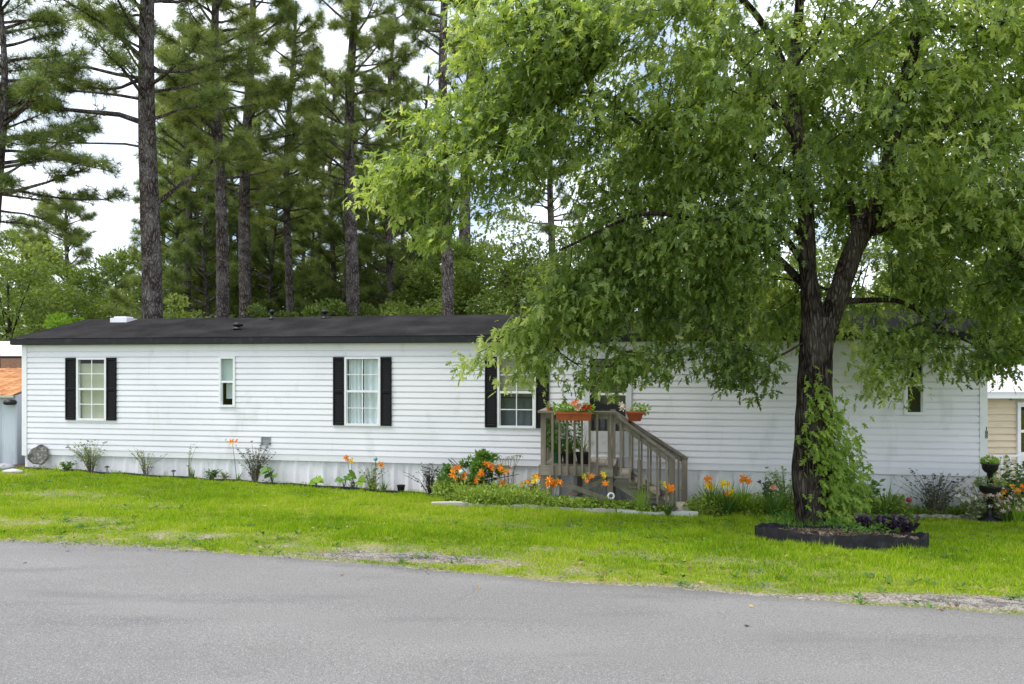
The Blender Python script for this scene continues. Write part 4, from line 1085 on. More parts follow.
PN = [
 (152, 22, .62, 21, 9.5, 'thickest pine, with a long bare limb reaching left over the sky gap', dict(blen=3.2, extra=[(8.9, 178, 5.2, .35, -.55, .09), (10.6, 160, 3.6, .9, -.2, .07), (5.4 + 1.0, 8, 3.4, .9, -.2, .085), (8.2, 200, 3.6, .1, -.2, .04), (9.6, 185, 4.6, .15, -.3, .05), (10.2, 175, 5.5, .2, -.2, .06), (9.0, 350, 3.2, .2, .1, .05), (9.8, 20, 3.4, .3, .1, .05)])),
 (187, 34, .38, 18, 8.0, 'slim pine just right of the thickest pine, farther back', dict(blen=2.4, tshift=.1)),
 (197, 38, .36, 19, 7.0, 'thin vine green pine second to the right of the thickest pine', dict(blen=2.4)),
 (220, 26, .50, 19, 8.2, 'straight grey pine rising behind the narrow window', dict(blen=2.8, tshift=.22)),
 (247, 30, .56, 20, 8.2, 'dark straight pine right of the one behind the narrow window', dict(blen=2.9, tshift=.05)),
 (290, 32, .40, 18, 7.6, 'slender dark pine behind the roof between the two thin roof vents', dict(blen=2.7, tshift=.2)),
 (333, 38, .34, 17, 4.8, 'thin distant pine with low foliage behind the third roof vent', dict(blen=2.2, ntuft=.8)),
 (353, 28, .56, 20, 8.2, 'stout grey brown pine right above the white curtained window', dict(blen=2.8, tshift=.12)),
 (390, 33, .42, 18, 4.6, 'pine with foliage low on its trunk right of the stout grey brown pine', dict(blen=2.3)),
 (427, 40, .40, 18, 6.5, 'slim pale pine just left of the tall bare pine by the maple', dict(blen=2.2, ntuft=.8)),
 (447, 25, .44, 21, 11.8, 'tall bare pine standing just left of the maple leaves', dict(blen=2.5)),
 (467, 33, .66, 21, 12.2, 'dark pine close behind the tall bare pine, half hidden by maple leaves', dict(blen=2.5)),
 (553, 38, .50, 18, 8.5, 'dark pine seen through the maple leaves above the green tree', dict(blen=2.5)),
 (-4, 21, .36, 13, 6.5, 'dark pine trunk at the left edge of the photo above the shed', dict(blen=3.0, extra=[(6.8, 10, 3.2, -.05, -.4, .05), (7.4, 350, 3.6, .1, -.5, .05), (6.2, 20, 2.0, -.1, -.5, .04)])),
 (-75, 24, .5, 18, 6.2, 'pine outside the left edge whose long boughs hang into the picture', dict(blen=4.4, ntuft=.62, extra=[(7.5, 0, 5.6, .0, -.35, .07), (8.8, 10, 6.0, .1, -.3, .07), (6.6, 355, 4.6, .0, -.4, .06), (10.5, 355, 6, .1, -.1, .07), (12, 5, 6, .1, -.1, .07), (9.6, 340, 6.5, .1, -.2, .07)])),
 (68, 46, .42, 12.5, 2.5, 'small pale pine standing alone under the sky gap at left', dict(blen=3.2, ntuft=.9, tshift=.15, wide=1.3)),
 (640, 40, .5, 17, 6.0, 'pine hidden behind the maple crown left of its trunk', dict(blen=2.6, ntuft=.7)),
 (735, 42, .5, 17, 7.0, 'pine behind the maple crown close to its left leader', dict(blen=2.6, ntuft=.7)),
 (905, 40, .5, 17, 7.0, 'pine behind the maple crown right of its right leader', dict(blen=2.6, ntuft=.7)),
 (1010, 38, .5, 17, 6.0, 'pine behind the right side of the maple crown', dict(blen=2.6, ntuft=.7)),
]
for i, (px, Y, hh, cb) in enumerate(((172, 36, 11.5, 2.0), (207, 33, 10, 1.5), (236, 40, 13, 3), (272, 37, 12, 2.0), (310, 42, 13, 2.5), (342, 35, 10, 1.5), (372, 38, 12.5, 2), (412, 36, 11, 1.5), (118, 48, 9, 1), (30, 50, 12, 2))):
    PN.append((px, Y, .24, hh, cb, ['young pine with low boughs right behind the thickest pine', 'young pine with low boughs just left of the narrow window', 'young pine between the two straight pines above the wall vent', 'young pine left of the slender dark pine', 'young pine between the slender pine and the thin distant pine', 'young pine left of the stout grey brown pine', 'young pine between the stout pine and the low foliaged pine', 'young pine left of the tall bare pine by the maple', 'young pine low on the horizon below the sky gap', 'young pine behind the shed at the far left'][i], dict(blen=2.6, tshift=[.1, -.1, .15, -.05, .1, -.1, 0, .1, 0, 0][i], wide=1.15, ntuft=.9, group='young pines behind the mobile home')))
for i, (px, Y, cb) in enumerate(((165, 50, 6), (204, 46, 7), (233, 52, 5), (262, 48, 7), (304, 50, 6), (322, 46, 8), (368, 49, 6), (404, 47, 7), (437, 52, 6), (20, 54, 4))):
    PN.append((px, Y, .36, 20 if px > 100 else 12, cb, 'far pine standing ' + ['right behind the thickest pine', 'left of the pine behind the narrow window', 'right of the pine behind the narrow window', 'left of the slender dark pine', 'midway between the slender pine and the thin pine', 'just left of the thin distant pine', 'just right of the stout pine', 'between the two pines left of the maple', 'beside the tall bare pine, to its left', 'behind the shed under the left boughs'][i], dict(blen=2.6, tshift=[0, .1, -.1, .1][i % 4], wide=1.4, ntuft=.55, group='far pines behind the mobile home')))
for (px, Y, dm, hh, cb, lab, kw) in PN: pine(px, Y, dm, hh, cb, lab, **kw)

# broad-leaved trees and bushes behind the home
def leafy(px, Y, z, r, label, m_=None, n=13000, size=.19, name='leafy_tree', cat='tree', clump=46, group='leafy trees behind the mobile home', tshift=0, trunk=.12):
    x = (px - 512) / 750 * Y; g = float(G(x, Y)); t = thing(name, (x, Y, g), label, cat, group)
    tm = M(); top = np.array([x, Y, z + r[2] * .3]); tm.tube([(x, Y, g - .1), (x + .1, Y, (g + z) / 2), top], [trunk, trunk * .8, trunk * .4], 8)
    lm = M()
    c = np.array([x, Y, z]); r = np.array(r)
    for i in range(9):
        q = c + rdir(1)[0] * r * .75; st = np.array([x + .05, Y, RNG.uniform((g + z) / 2, z)])
        tm.tube([st, (st + q) / 2 + [0, 0, .2], q], [trunk * .4, trunk * .25, .015], 5)
    leafmass(lm, c, r, n, size, clump=clump, shell=.25, tshift=tshift)
    tm.build('trunk', twig_m, t, smooth=True); lm.build('crown', m_ or wood_leaf, t)
LT = [
 (8, 36, 4.4, (3, 2.4, 4.3), 'leafy tree behind the shed roof at the far left', dict(tshift=.1)),
 (58, 42, 4.2, (2.8, 2.4, 3.7), 'dark leafy tree between the shed and the roof ridge', dict(tshift=-.1)),
 (72, 25, 2.3, (1.05, 1.0, 1.3), 'bright lime green bush peeking over the left end of the roof', dict(m_=lime_leaf, name='bush', cat='bush', n=3500, size=.13, clump=22, trunk=.05)),
 (130, 40, 4.0, (2.8, 2.4, 3.7), 'leafy tree left of the thickest pine behind the roof', dict()),
 (195, 40, 4.4, (2.8, 2.2, 4.1), 'leafy tree right of the thickest pine behind the roof', dict(tshift=-.12)),
 (262, 42, 4.2, (3, 2.2, 3.9), 'dark leafy tree behind the roof between dark straight pine and slender pine', dict(tshift=-.15)),
 (330, 40, 4.0, (2.8, 2.2, 3.5), 'leafy tree low behind the roof left of the stout pine', dict(tshift=0)),
 (395, 41, 4.6, (2.8, 2.2, 4.1), 'leafy tree low behind the roof right of the stout pine', dict(tshift=-.05)),
 (440, 32, 4.0, (1.9, 1.8, 3.3), 'leafy tree behind the foot of the tall bare pine', dict(tshift=.05)),
 (505, 28, 4.3, (2.3, 2.0, 2.9), 'round green tree right of the tall bare pine', dict(tshift=.18, n=16000, size=.16)),
 (575, 30, 4.3, (2.4, 2.0, 3.0), 'green tree behind the lower left maple boughs', dict(tshift=.08, n=14000, size=.16)),
 (660, 34, 5.4, (3, 2.2, 4.1), 'leafy tree behind the maple, left of its trunk', dict()),
 (750, 32, 4.8, (2.8, 2.2, 3.9), 'leafy tree directly behind the maple trunk', dict()),
 (850, 36, 5.6, (3, 2.2, 4.3), 'leafy tree seen right of the fork of the maple', dict(tshift=.1)),
 (945, 30, 4.4, (2.6, 2, 3.7), 'leafy tree behind the pale right end of the roof', dict(tshift=.1)),
 (1035, 34, 5.0, (3, 2.2, 4.1), 'leafy tree behind the tan house at right', dict()),
]
for i, (px, z, dx, ts, lab) in enumerate(((182, 2.7, 1.3, .1, 'shrub right behind the roof beside the thickest pine'), (233, 2.5, 1.2, .0, 'shrub right behind the roof above the narrow window'),
        (268, 2.9, 1.3, -.1, 'dark shrub right behind the roof left of the middle roof vent'), (306, 2.6, 1.2, .15, 'light shrub right behind the roof between the two right roof vents'), (338, 2.9, 1.3, 0, 'shrub right behind the roof right of the third roof vent'),
        (378, 3.1, 1.3, .1, 'shrub right behind the roof right of the stout pine'), (418, 2.9, 1.4, .2, 'light shrub right behind the roof left of the tall bare pine'), (462, 3.1, 1.3, .05, 'shrub right behind the roof right of the tall bare pine'), (535, 3.6, 1.7, .2, 'light shrub behind the roof just left of the maple boughs'))):
    LT.append((px, 27 + (i % 3), z, (dx, 1.1, 1.5), lab, dict(m_=wood_leaf, name='shrub', cat='shrub', n=4500, size=.14, clump=24, trunk=.05, tshift=ts, group='shrubs right behind the roof')))
for a_ in LT: leafy(*a_[:5], **a_[5])
fw = M()
for i in range(120):
    x = RNG.uniform(-75, 75); y = RNG.uniform(60, 78); h = RNG.uniform(7, 14)
    leafmass(fw, (x, y, h * .45), (RNG.uniform(2.5, 4.5), 2, h * .6), 1100, .42, clump=16, shell=.2, tshift=RNG.normal(-.05, .12))
tag(fw.build('distant_wood', wood_leaf), 'far wood of mixed trees closing the view behind the pines', 'wood', kind='stuff')
us = M()
for i in range(60):
    x = RNG.uniform(-28, 26); y = RNG.uniform(24, 36); h = RNG.uniform(.8, 2.6)
    leafmass(us, (x, y, h * .4 - .6), (RNG.uniform(.9, 1.8), 1, h * .7), 500, .16, clump=10, shell=.2, tshift=RNG.normal(0, .12))
tag(us.build('undergrowth', wood_leaf), 'tangled undergrowth on the ground below the pines', 'undergrowth', kind='stuff')

# ------------------------------------------------------------------ flower beds
def edge_strip(p0, p1, name, m_, label, cat, w, h, dz=0.0, nseg=None, group=None, d0=None, scallop=False):
    a_, b_ = S(p0, -.5), S(p1, -.5); n = nseg or max(4, int(abs(b_ - a_) / .08)); mb = M(); V = []
    for i in range(n + 1):
        s_ = a_ + (b_ - a_) * i / n; dd_ = -float(bed_front(s_)) if d0 is None else d0[0] + (d0[1] - d0[0]) * i / n
        hh = h * (.65 + .35 * abs(math.sin(s_ * 16))) if scallop else h * (1 + .2 * math.sin(s_ * 5))
        p = H(s_, dd_, 0); q = H(s_, dd_ + w, 0); zg = float(G(p[0], p[1])) + dz
        V += [[p[0], p[1], zg - .05], [p[0], p[1], zg + hh], [q[0], q[1], zg + hh], [q[0], q[1], zg - .05]]
    mb.add(V, [[4 * i + j, 4 * i + 4 + j, 4 * i + 5 + j, 4 * i + 1 + j] for i in range(n) for j in range(3)]); mb.polys(np.array(V[:4]), [[0, 1, 2, 3]]); mb.polys(np.array(V[-4:]), [[3, 2, 1, 0]])
    return tag(mb.build(name, m_, origin=np.array(V[0])), label, cat, group)
edge_strip(60, 448, 'garden_edging', rubber_m, 'thin dark edging strip along the left half of the house bed', 'edging', .02, .055)
tim_m = mat('pale_timber', (0.50, 0.49, 0.45), .85, .2, noise=[(10, (.2, .2, 1), (.32, .31, .27), .5, .7, 5)])
edge_strip(458, 489, 'bed_timber', tim_m, 'short pale timber edging the bed below the big bush', 'timber', .09, .055, nseg=6, d0=(_bp[0][1] - .02, _bp[1][1] + .02), group='pale timbers edging the porch bed')
edge_strip(490, 618, 'bed_timber', tim_m, 'long pale timber edging the bed in front of the porch', 'timber', .09, .06, nseg=10, group='pale timbers edging the porch bed')
edge_strip(619, 695, 'bed_timber', mat('white_timber', (0.66, 0.66, 0.64), .8, .2), 'whitish timber edging the bed in front of the stairs', 'timber', .09, .07, nseg=6, group='pale timbers edging the porch bed')
edge_strip(870, 1060, 'garden_edging', mat('scalloped_edging', (.42, .40, .36), .9, .2, noise=[(14, (1, 1, 1), (.15, .14, .12), .45, .65, 4)]), 'low scalloped grey edging along the bed at right', 'edging', .04, .085, scallop=True)

# weedy ground cover
gc = M()
for i in range(1300):
    px = RNG.uniform(438, 694); d = -RNG.uniform(.12, 1) ** .7 * (float(bed_front(S(px, -1))) - .06); p = bedpos(px, d)
    if 545 < px < 690 and d > -1.40: continue
    front = (.32 if px > 545 else .95) * RNG.uniform(.6, 1.25)
    if RNG.uniform() < .55: leafmass(gc, p + [0, 0, .14], (.15, .12, RNG.uniform(.12, .26) * front), 40, .055, tshift=.1)
    else: blades(gc, p, 9, RNG.uniform(.25, .48) * front, .014, .5, 1.0, 3, .06)
for i in range(520):
    px = RNG.uniform(695, 905); d = -RNG.uniform(.15, 1) * float(bed_front(S(px, -1))); p = bedpos(px, d)
    if RNG.uniform() < .6: leafmass(gc, p + [0, 0, .14], (.15, .12, RNG.uniform(.10, .30)), 40, .06, tshift=RNG.uniform(-.1, .4))
    else: blades(gc, p, 8, RNG.uniform(.2, .45), .012, .6, 1.1, 3, .06)
for i in range(230):
    px = RNG.uniform(905, 1050); d = -RNG.uniform(.1, .95) * float(bed_front(S(px, -1))); p = bedpos(px, d)
    if RNG.uniform() < .5: leafmass(gc, p + [0, 0, .07], (.12, .1, RNG.uniform(.06, .14)), 28, .05, tshift=.0)
    else: blades(gc, p, 8, RNG.uniform(.2, .42), .012, .6, 1.1, 3, .06)
for i in range(110):
    px = RNG.uniform(28, 440); s_ = S(px, -.3); d = -RNG.uniform(.05, float(bed_front(s_)) - .04); p = bedpos(px, d); leafmass(gc, p + [0, 0, .02], (.09, .07, .03), 12, .035)
tag(gc.build('ground_cover', leafmat('groundcover_leaf', [(.08, .15, .025), (.20, .31, .04), (.38, .48, .10)], .35)), 'low green weeds and ground cover filling the flower beds', 'ground cover', kind='stuff')

# plants from left to right along the wall
stemplant('leafy_clump', 'plant', 67, -.16, 'small green leafy clump right of the round grey disc', .16, .18, 14, bush_leaf, .06, 8)
stemplant('wispy_shrub', 'shrub', 91, -.15, 'wispy shrub of many stems below the left shuttered window', .55, .42, 22, pale_leaf, .05, 12)
stemplant('wispy_shrub', 'shrub', 146, -.2, 'thin wispy shrub left of centre between the two left windows', .52, .35, 13, pale_leaf, .045, 10)
stemplant('tall_weed', 'weed', 188, -.2, 'tall thin weed with curled top left of the narrow window', .62, .22, 3, pale_leaf, .05, 7)
t = daylily(192, -.24, 'short upright strap leaved clump below the tall thin weed', .27, 14, (), .03, spread=.15, droop=.2)
stemplant('leafy_clump', 'plant', 212, -.22, 'small rounded leafy clump directly below the narrow window', .20, .16, 12, bush_leaf, .06, 8)
stemplant('leafy_clump', 'plant', 225, -.22, 'tiny sparse leafy clump right below the narrow window', .16, .12, 8, pale_leaf, .05, 6)
daylily(237, -.26, 'daylily with a single tall orange bloom beside the narrow window', .28, 14, [(233, 442, .075, orange_m)])
stemplant('wispy_shrub', 'shrub', 255, -.28, 'dark seed headed shrub below the small wall vent', .66, .33, 24, dark_leaf, .045, 12)
def broad(px, d, label, n, h, size, m_=None, tall=1.0):
    b0 = bedpos(px, d); t = thing('broad_leaf_plant', b0, label, 'plant', 'broad leaved plants along the wall')
    st = M(); PP = []; DD = []
    for i in range(n):
        a = RNG.uniform(0, 6.28); l = h * RNG.uniform(.5, 1.0); tip = b0 + [math.cos(a) * l * .35, math.sin(a) * l * .3, l]
        st.tube([b0, (b0 + tip) / 2 + [0, 0, .03], tip], [.008, .006, .005], 5); PP.append(tip); DD.append([math.cos(a), math.sin(a) - .3, -.6])
    st.build('stem', stem_m, t); PP = np.array(PP)
    M().inst(HEART, PP, frames(np.array(DD), np.tile([0, -.6, 1.0], (n, 1)) + RNG.normal(0, .2, (n, 3))), RNG.uniform(.7, 1.1, n) * size, RNG.uniform(.2, 1, n)).build('leaves', m_ or bush_leaf, t)
broad(272.5, -.3, 'tall narrow clump of big green leaves right below the wall vent', 11, .36, .17)
broad(316, -.38, 'low plant with three big heart shaped leaves left of the white curtained window', 5, .20, .19, lime_leaf)
broad(344, -.4, 'upright big leaved plant under the left shutter of the curtained window', 4, .30, .22)
broad(356, -.42, 'yellowish big leaved plant under the curtained window', 5, .30, .17, lime_leaf)
daylily(352, -.4, 'daylily with orange yellow blooms under the curtained window', .26, 8, [(349, 458, .07, orange_m), (353, 461, .06, yellow_m)])
stemplant('wispy_shrub', 'shrub', 372, -.42, 'wispy grey green shrub below the right shutter of the curtained window', .42, .28, 15, pale_leaf, .05, 10)
daylily(384, -.42, 'daylily with one orange bloom right of the curtained window', .30, 14, [(383, 466, .075, orange_m)])
stemplant('leafy_clump', 'plant', 373, -.5, 'low lime green clump in front of the wispy grey green shrub', .14, .14, 9, lime_leaf, .05, 7)
stemplant('wispy_shrub', 'shrub', 430, -.45, 'bare dark branching shrub left of the big green bush', .48, .42, 20, dark_leaf, .05, 8, stm=twig_m)
# big bush
bb = bedpos(474, -.62); t = thing('garden_bush', bb, 'big rounded green bush with lilies in front, left of the porch', 'bush')
m = M(); [m.tube([bb, bb + [RNG.normal(0, .12), RNG.normal(0, .1), .3], bb + [RNG.normal(0, .35), RNG.normal(0, .2), RNG.uniform(.45, .8)]], [.015, .01, .006], 5) for _ in range(12)]; m.build('stem', twig_m, t)
m = M(); leafmass(m, bb + [-.08, 0, .42], (.62, .42, .36), 1500, .085, clump=26, shell=.3, tshift=-.05); leafmass(m, bb + [.05, 0, .68], (.36, .3, .20), 700, .10, clump=12, shell=.3, tshift=.25); m.build('leaves', bush_leaf, t)
for px, d, lab, fl in (
    (460, -1.0, 'daylily with five deep orange blooms in front of the big bush at left', [(455, 470, .08, orange_m), (459, 468, .07, orange_m), (454, 476, .08, orange_m), (463, 475, .075, orange_m), (457, 480, .06, orange_m), (466, 479, .05, orange_m)]),
    (482, -1.0, 'daylily with orange blooms in the middle front of the big bush', [(479, 479, .075, orange_m), (484, 474, .08, orange_m), (483, 471, .06, orange_m), (477, 480, .05, orange_m)]),
    (492, -.8, 'daylily with bright orange blooms at the right edge of the big bush', [(488, 465, .07, orange_m), (493, 466, .075, orange_m), (485, 464, .06, orange_m)]),
    (503, -.85, 'daylily with small orange blooms right of the big bush', [(501, 467, .07, orange_m), (506, 472, .06, orange_m), (503, 483, .075, orange_m), (509, 471, .045, peach_m)]),
    (538, -1.1, 'daylily with yellow orange blooms at the left corner post of the porch', [(541, 476, .085, orange_m), (536, 479, .08, yellow_m), (535, 476, .06, orange_m)]),
    (553, -1.5, 'daylily with large orange blooms in front of the porch brace', [(550, 480, .085, orange_m), (554, 484, .08, orange_m), (559, 482, .07, orange_m), (548, 484, .06, orange_m)]),
    (592, -1.5, 'daylily with yellow orange blooms below the porch floor', [(584, 477, .06, yellow_m), (592, 477, .07, orange_m), (603, 475, .07, yellow_m), (606, 484, .07, orange_m)]),
    (668, -1.5, 'daylily with one wide orange bloom at the front newel of the stairs', [(670, 489, .10, orange_m), (664, 484, .05, yellow_m)]),
    (712, -.85, 'daylily with two yellow blooms and one orange bloom right of the stairs', [(709, 486, .095, yellow_m), (709, 479, .08, orange_m), (723, 485, .10, yellow_m)]),
    (527, -1.0, 'low daylily with two small orange blooms between the big bush and the porch', [(523, 484, .055, orange_m), (529, 481, .06, orange_m)]),
    (728, -1.1, 'daylily with a small yellow bloom low between the yellow and orange daylilies', [(731, 491, .06, yellow_m), (726, 494, .05, orange_m)]),
    (775, -1.2, 'daylily with a low peach bloom beside the twiggy shrub left of the maple', [(773, 488, .06, peach_m)]),
    (743, -.85, 'daylily with an orange bloom halfway between the stairs and the maple', [(743, 479, .085, orange_m), (748, 482, .085, orange_m)])):
    daylily(px, d, lab, 0.66 if px > 700 else .36, 90 if px > 700 else 24, fl, .022, leaf=lime_leaf if px in (743,) else bush_leaf, group='daylilies in the flower beds')
def tallblades(px, d, label, n, L, m_, w=.03, sp=.35, dr=.25):
    b0 = bedpos(px, d); mb = M(); blades(mb, b0, n, L, w, sp, dr, 4, .08)
    return tag(mb.build('strap_leaf_plant', m_, origin=b0), label, 'plant', 'strap leaved plants')
iris_leaf = leafmat('iris_leaf', [(.10, .14, .12), (.18, .24, .2), (.26, .34, .28)], .25)
tallblades(733, -.55, 'grey blue sword leaved iris behind the yellow daylilies', 9, .85, iris_leaf, sp=.6)
tallblades(757, -.9, 'dense grassy green clump left of the maple', 60, .5, lime_leaf, .014, .5, .8)
tallblades(886, -.6, 'green strap leaved clump right of the maple vine', 20, .62, bush_leaf, .045, .45, .6)
tallblades(641, -1.5, 'tall feathery light green clump in front of the stairs', 46, .70, lime_leaf, .010, .3, .35)
tallblades(1018, -1.1, 'lime green grass clump low at the right edge of the photo', 40, .4, lime_leaf, .014, .5, .7)
stemplant('white_flower_bush', 'flowers', 972, -.75, 'pale flowering plant left of the urn foot', .34, .25, 18, pale_leaf, .06, 12, blooms=(.045, white_m))
stemplant('orange_flower_plant', 'flowers', 1016, -.7, 'orange bloomed plant under the railing at the right edge', .5, .22, 9, bush_leaf, .07, 12, blooms=(.05, orange_m))
tallblades(1008, -.9, 'long arching grass clump beside the black urns', 36, .6, bush_leaf, .016, .5, .6)
# lily pods
t = thing('seed_head_plant', bedpos(507, -.3), 'dry stalks with brown green seed heads right of the big bush', 'plant'); b0 = bedpos(507, -.3); st = M(); pd = M()
for k_ in range(9):
    c = W(496 + k_ * 3.1, 457 + RNG.uniform(-2, 3), b0[1]); st.tube([b0 + [RNG.normal(0, .05), 0, 0], c], [.005, .004], 4); leafmass(pd, c, (.035, .03, .03), 14, .035)
st.build('stem', dstem_m, t); pd.build('seed_head', leafmat('seed_head', [(.12, .14, .05), (.25, .22, .1), (.3, .3, .12)], .1), t)
# shrubs by the maple
stemplant('wispy_shrub', 'shrub', 786, -.8, 'light green twiggy shrub left of the maple trunk', .72, .34, 26, lime_leaf, .05, 15)
stemplant('leafy_clump', 'plant', 768, -.45, 'small dark green bush against the skirting left of the maple', .55, .15, 12, dark_leaf, .06, 12)
stemplant('leafy_clump', 'plant', 862, -.85, 'leafy green plant right of the maple vine against the skirting', .55, .32, 20, bush_leaf, .09, 11)
stemplant('wispy_shrub', 'shrub', 935, -.4, 'wide wispy shrub with dark seed heads at the right end of the wall', .66, .55, 48, dark_leaf, .045, 12, stm=dstem_m)
stemplant('leafy_clump', 'plant', 909, -.85, 'small round pale leaved clump by the scalloped edging', .12, .1, 8, lime_leaf, .07, 4)
t = stemplant('white_flower_bush', 'flowers', 982, -.5, 'silvery white flowering bush left of the black urns', .55, .35, 22, pale_leaf, .05, 9, blooms=(.05, white_m))
t = stemplant('white_flower_bush', 'flowers', 1004, -.8, 'pinkish white flowers low in front of the black urns', .38, .3, 20, pale_leaf, .05, 8, blooms=(.05, pink_m))
t = stemplant('white_flower_bush', 'flowers', 1021, -1.0, 'pink white flowers at the right edge near the lawn', .20, .25, 14, pale_leaf, .05, 8, blooms=(.05, pink_m))
stemplant('leafy_clump', 'plant', 1012, -.1, 'leafy green stems in front of the white picket railing', .85, .4, 26, bush_leaf, .07, 14)
t = stemplant('orange_flower_plant', 'flowers', 1000, -.6, 'plant with yellow and orange blooms between the urns and the railing', .55, .14, 7, bush_leaf, .06, 8, blooms=(.055, yellow_m))
t = stemplant('orange_flower_plant', 'flowers', 993, -.75, 'plant with deep orange blooms at the foot of the black urns', .45, .12, 5, bush_leaf, .06, 8, blooms=(.055, orange_m))
# gazing globes and stakes
def ball_stake(px, py, d, r, label, m_, cat='garden globe'):
    b0 = bedpos(px, d); c = H(S(px, d), d, 0); c[2] = CAM_Z - (py - 367) / 750 * c[1]
    t = thing('garden_globe', b0, label, cat); M().tube([b0 - [0, 0, .05], c], [.006, .006], 6).build('stake', dstem_m, t)
    pr = [(r * math.sin(a), -r * math.cos(a)) for a in np.linspace(0.02, math.pi - .02, 10)]
    M().lathe(c, pr, 16).build('globe', m_, t, smooth=True)
ball_stake(375.5, 459, -.42, .04, 'small teal glass globe on a stake under the curtained window', mat('teal_glass', (.10, .32, .30), .15, .6))
ball_stake(461, 472, -1.05, .05, 'pale blue green globe among orange lilies by the big bush', mat('pale_glass', (.45, .66, .62), .15, .6))
ball_stake(909, 500, -.8, .045, 'dark red rose like stake ornament by the scalloped edging', mat('rose_red', (.28, .02, .05), .5, .3), 'stake ornament')
def solar(px, d, h, label):
    b0 = bedpos(px, d); t = thing('path_light', b0, label, 'path light', 'small black path lights')
    M().lathe(b0, [(.008, -.03), (.008, h * .55), (.022, h * .58), (.022, h * .6)], 10).build('stake', bplastic_m, t)
    M().lathe(b0, [(.022, h * .6), (.024, h * .82)], 12).build('lens', mat('lens', (.5, .5, .45), .3, .5), t, smooth=True)
    M().lathe(b0, [(.05, h * .82), (.045, h * .9), (.001, h)], 14).build('cap', bplastic_m, t)
for px, d, h, lab in ((107, -.24, .18, 'small black path light under the left shuttered window'), (173.5, -.26, .18, 'small black path light left of the strap leaved clump'), (353, -.5, .16, 'small black path light under the curtained window'),
                      (473, -1.15, .24, 'small black path light behind the short timber'), (561, -1.48, .22, 'small black path light in front of the porch brace'), (654, -1.5, .22, 'small black path light in front of the stairs')):
    solar(px, d if d < -1.3 else d, h, lab)
# leaning disc
c = H(S(39, -.15), -.16, 0); c[2] = CAM_Z - (455 - 367) / 750 * c[1]
dm = M(); n = 22; ax = norm(np.array([.15, -1, .35])); X = norm(np.cross(ax, [0, 0, 1])); Yv = np.cross(ax, X); V = []
for k_, (rr, o) in enumerate(((.0, -.03), (.19, -.025), (.21, 0), (.20, .03), (.0, .035))):
    for i in range(n):
        a = 6.2832 * i / n; w_ = 1 + .07 * math.sin(3 * a + 1) + .05 * math.sin(7 * a); V.append(c - ax * o + (X * math.cos(a) * w_ + Yv * math.sin(a) * w_ * 1.05) * max(rr, .001))
dm.add(V, [[k_ * n + i, k_ * n + (i + 1) % n, (k_ + 1) * n + (i + 1) % n, (k_ + 1) * n + i] for k_ in range(4) for i in range(n)])
tag(dm.build('round_stone', mat('mossy_stone', (.13, .13, .12), .95, .1, noise=[(18, (1, 1, 1), (.28, .27, .24), .5, .65, 6), (8, (1, 1, 1), (.05, .05, .04), .5, .7, 4)], bump=(25, (1, 1, 1), .8, .02)), origin=c), 'round mottled grey disc leaning on the wall at its left corner', 'stone')
# little rocks and pots
def rock(p, r, label, m_, name='rock', cat='rock', group=None):
    mb = M(); n = 10; V = []
    for k_ in range(6):
        th = math.pi * (k_ + .5) / 6
        for i in range(n):
            a = 6.2832 * i / n; q = np.array([math.cos(a) * math.sin(th) * r[0], math.sin(a) * math.sin(th) * r[1], math.cos(th) * r[2]]); V.append(np.array(p) + q * (1 + RNG.normal(0, .07)))
    mb.add(V, [[k_ * n + (i + 1) % n, k_ * n + i, (k_ + 1) * n + i, (k_ + 1) * n + (i + 1) % n] for k_ in range(5) for i in range(n)]); mb.polys(np.array(V[:n]), [list(range(n))])
    return tag(mb.build(name, m_, smooth=True, origin=np.array(p)), label, cat, group)
rk = mat('grey_rock', (.34, .35, .37), .9, .2, noise=[(20, (1, 1, 1), (.2, .2, .2), .5, .7, 5)])
rock(gp(4, 470) + [0, 0, .05], (.20, .15, .09), 'pale grey rock on the ground beside the shed', rk)
rock(gp(13, 473) + [0, 0, .03], (.22, .12, .05), 'flat pale stone lying in front of the grey rock', mat('pale_stone', (.5, .49, .46), .9, .2))
rock(bedpos(534, -1.0) + [0, 0, .25], (.09, .06, .12), 'dark red garden stone left of the porch corner post', mat('dark_red', (.12, .035, .03), .8, .2))
rock(bedpos(690, -.35) + [0, 0, .05], (.16, .1, .06), 'reddish brick lump at the foot of the stairs by the wall', mat('brick_red', (.22, .07, .05), .8, .2))
def pot(c, r, h, m_, label=None, name='flower_pot', cat='pot', parent=None):
    pr = [(r * .001, 0), (r * .75, 0), (r * .98, h * .85), (r * 1.08, h * .86), (r * 1.08, h), (r * .95, h), (r * .92, h * .8), (.001, h * .8)]
    o = M().lathe(c, pr, 18).build('pot' if parent else name, m_, parent, origin=None if parent else np.array(c))
    if not parent: tag(o, label, cat)
    return o
pot(bedpos(401, -.25), .08, .13, bplastic_m, 'small empty black pot against the skirting right of the curtained window')
# ring ornament
b0 = bedpos(611, -1.48); t = thing('ring_ornament', b0, 'small white ring ornament on a stake in front of the porch', 'ornament'); c = b0.copy(); c[2] = CAM_Z - (496 - 367) / 750 * c[1]
M().tube([b0, c - [0, 0, .06]], [.006, .006], 6).build('stake', dstem_m, t)
a = np.linspace(0, 6.2832, 17); M().tube([c + [math.cos(q) * .05, 0, math.sin(q) * .05] for q in a], .018, 8, cap=False).build('ring', trim_m, t, smooth=True)

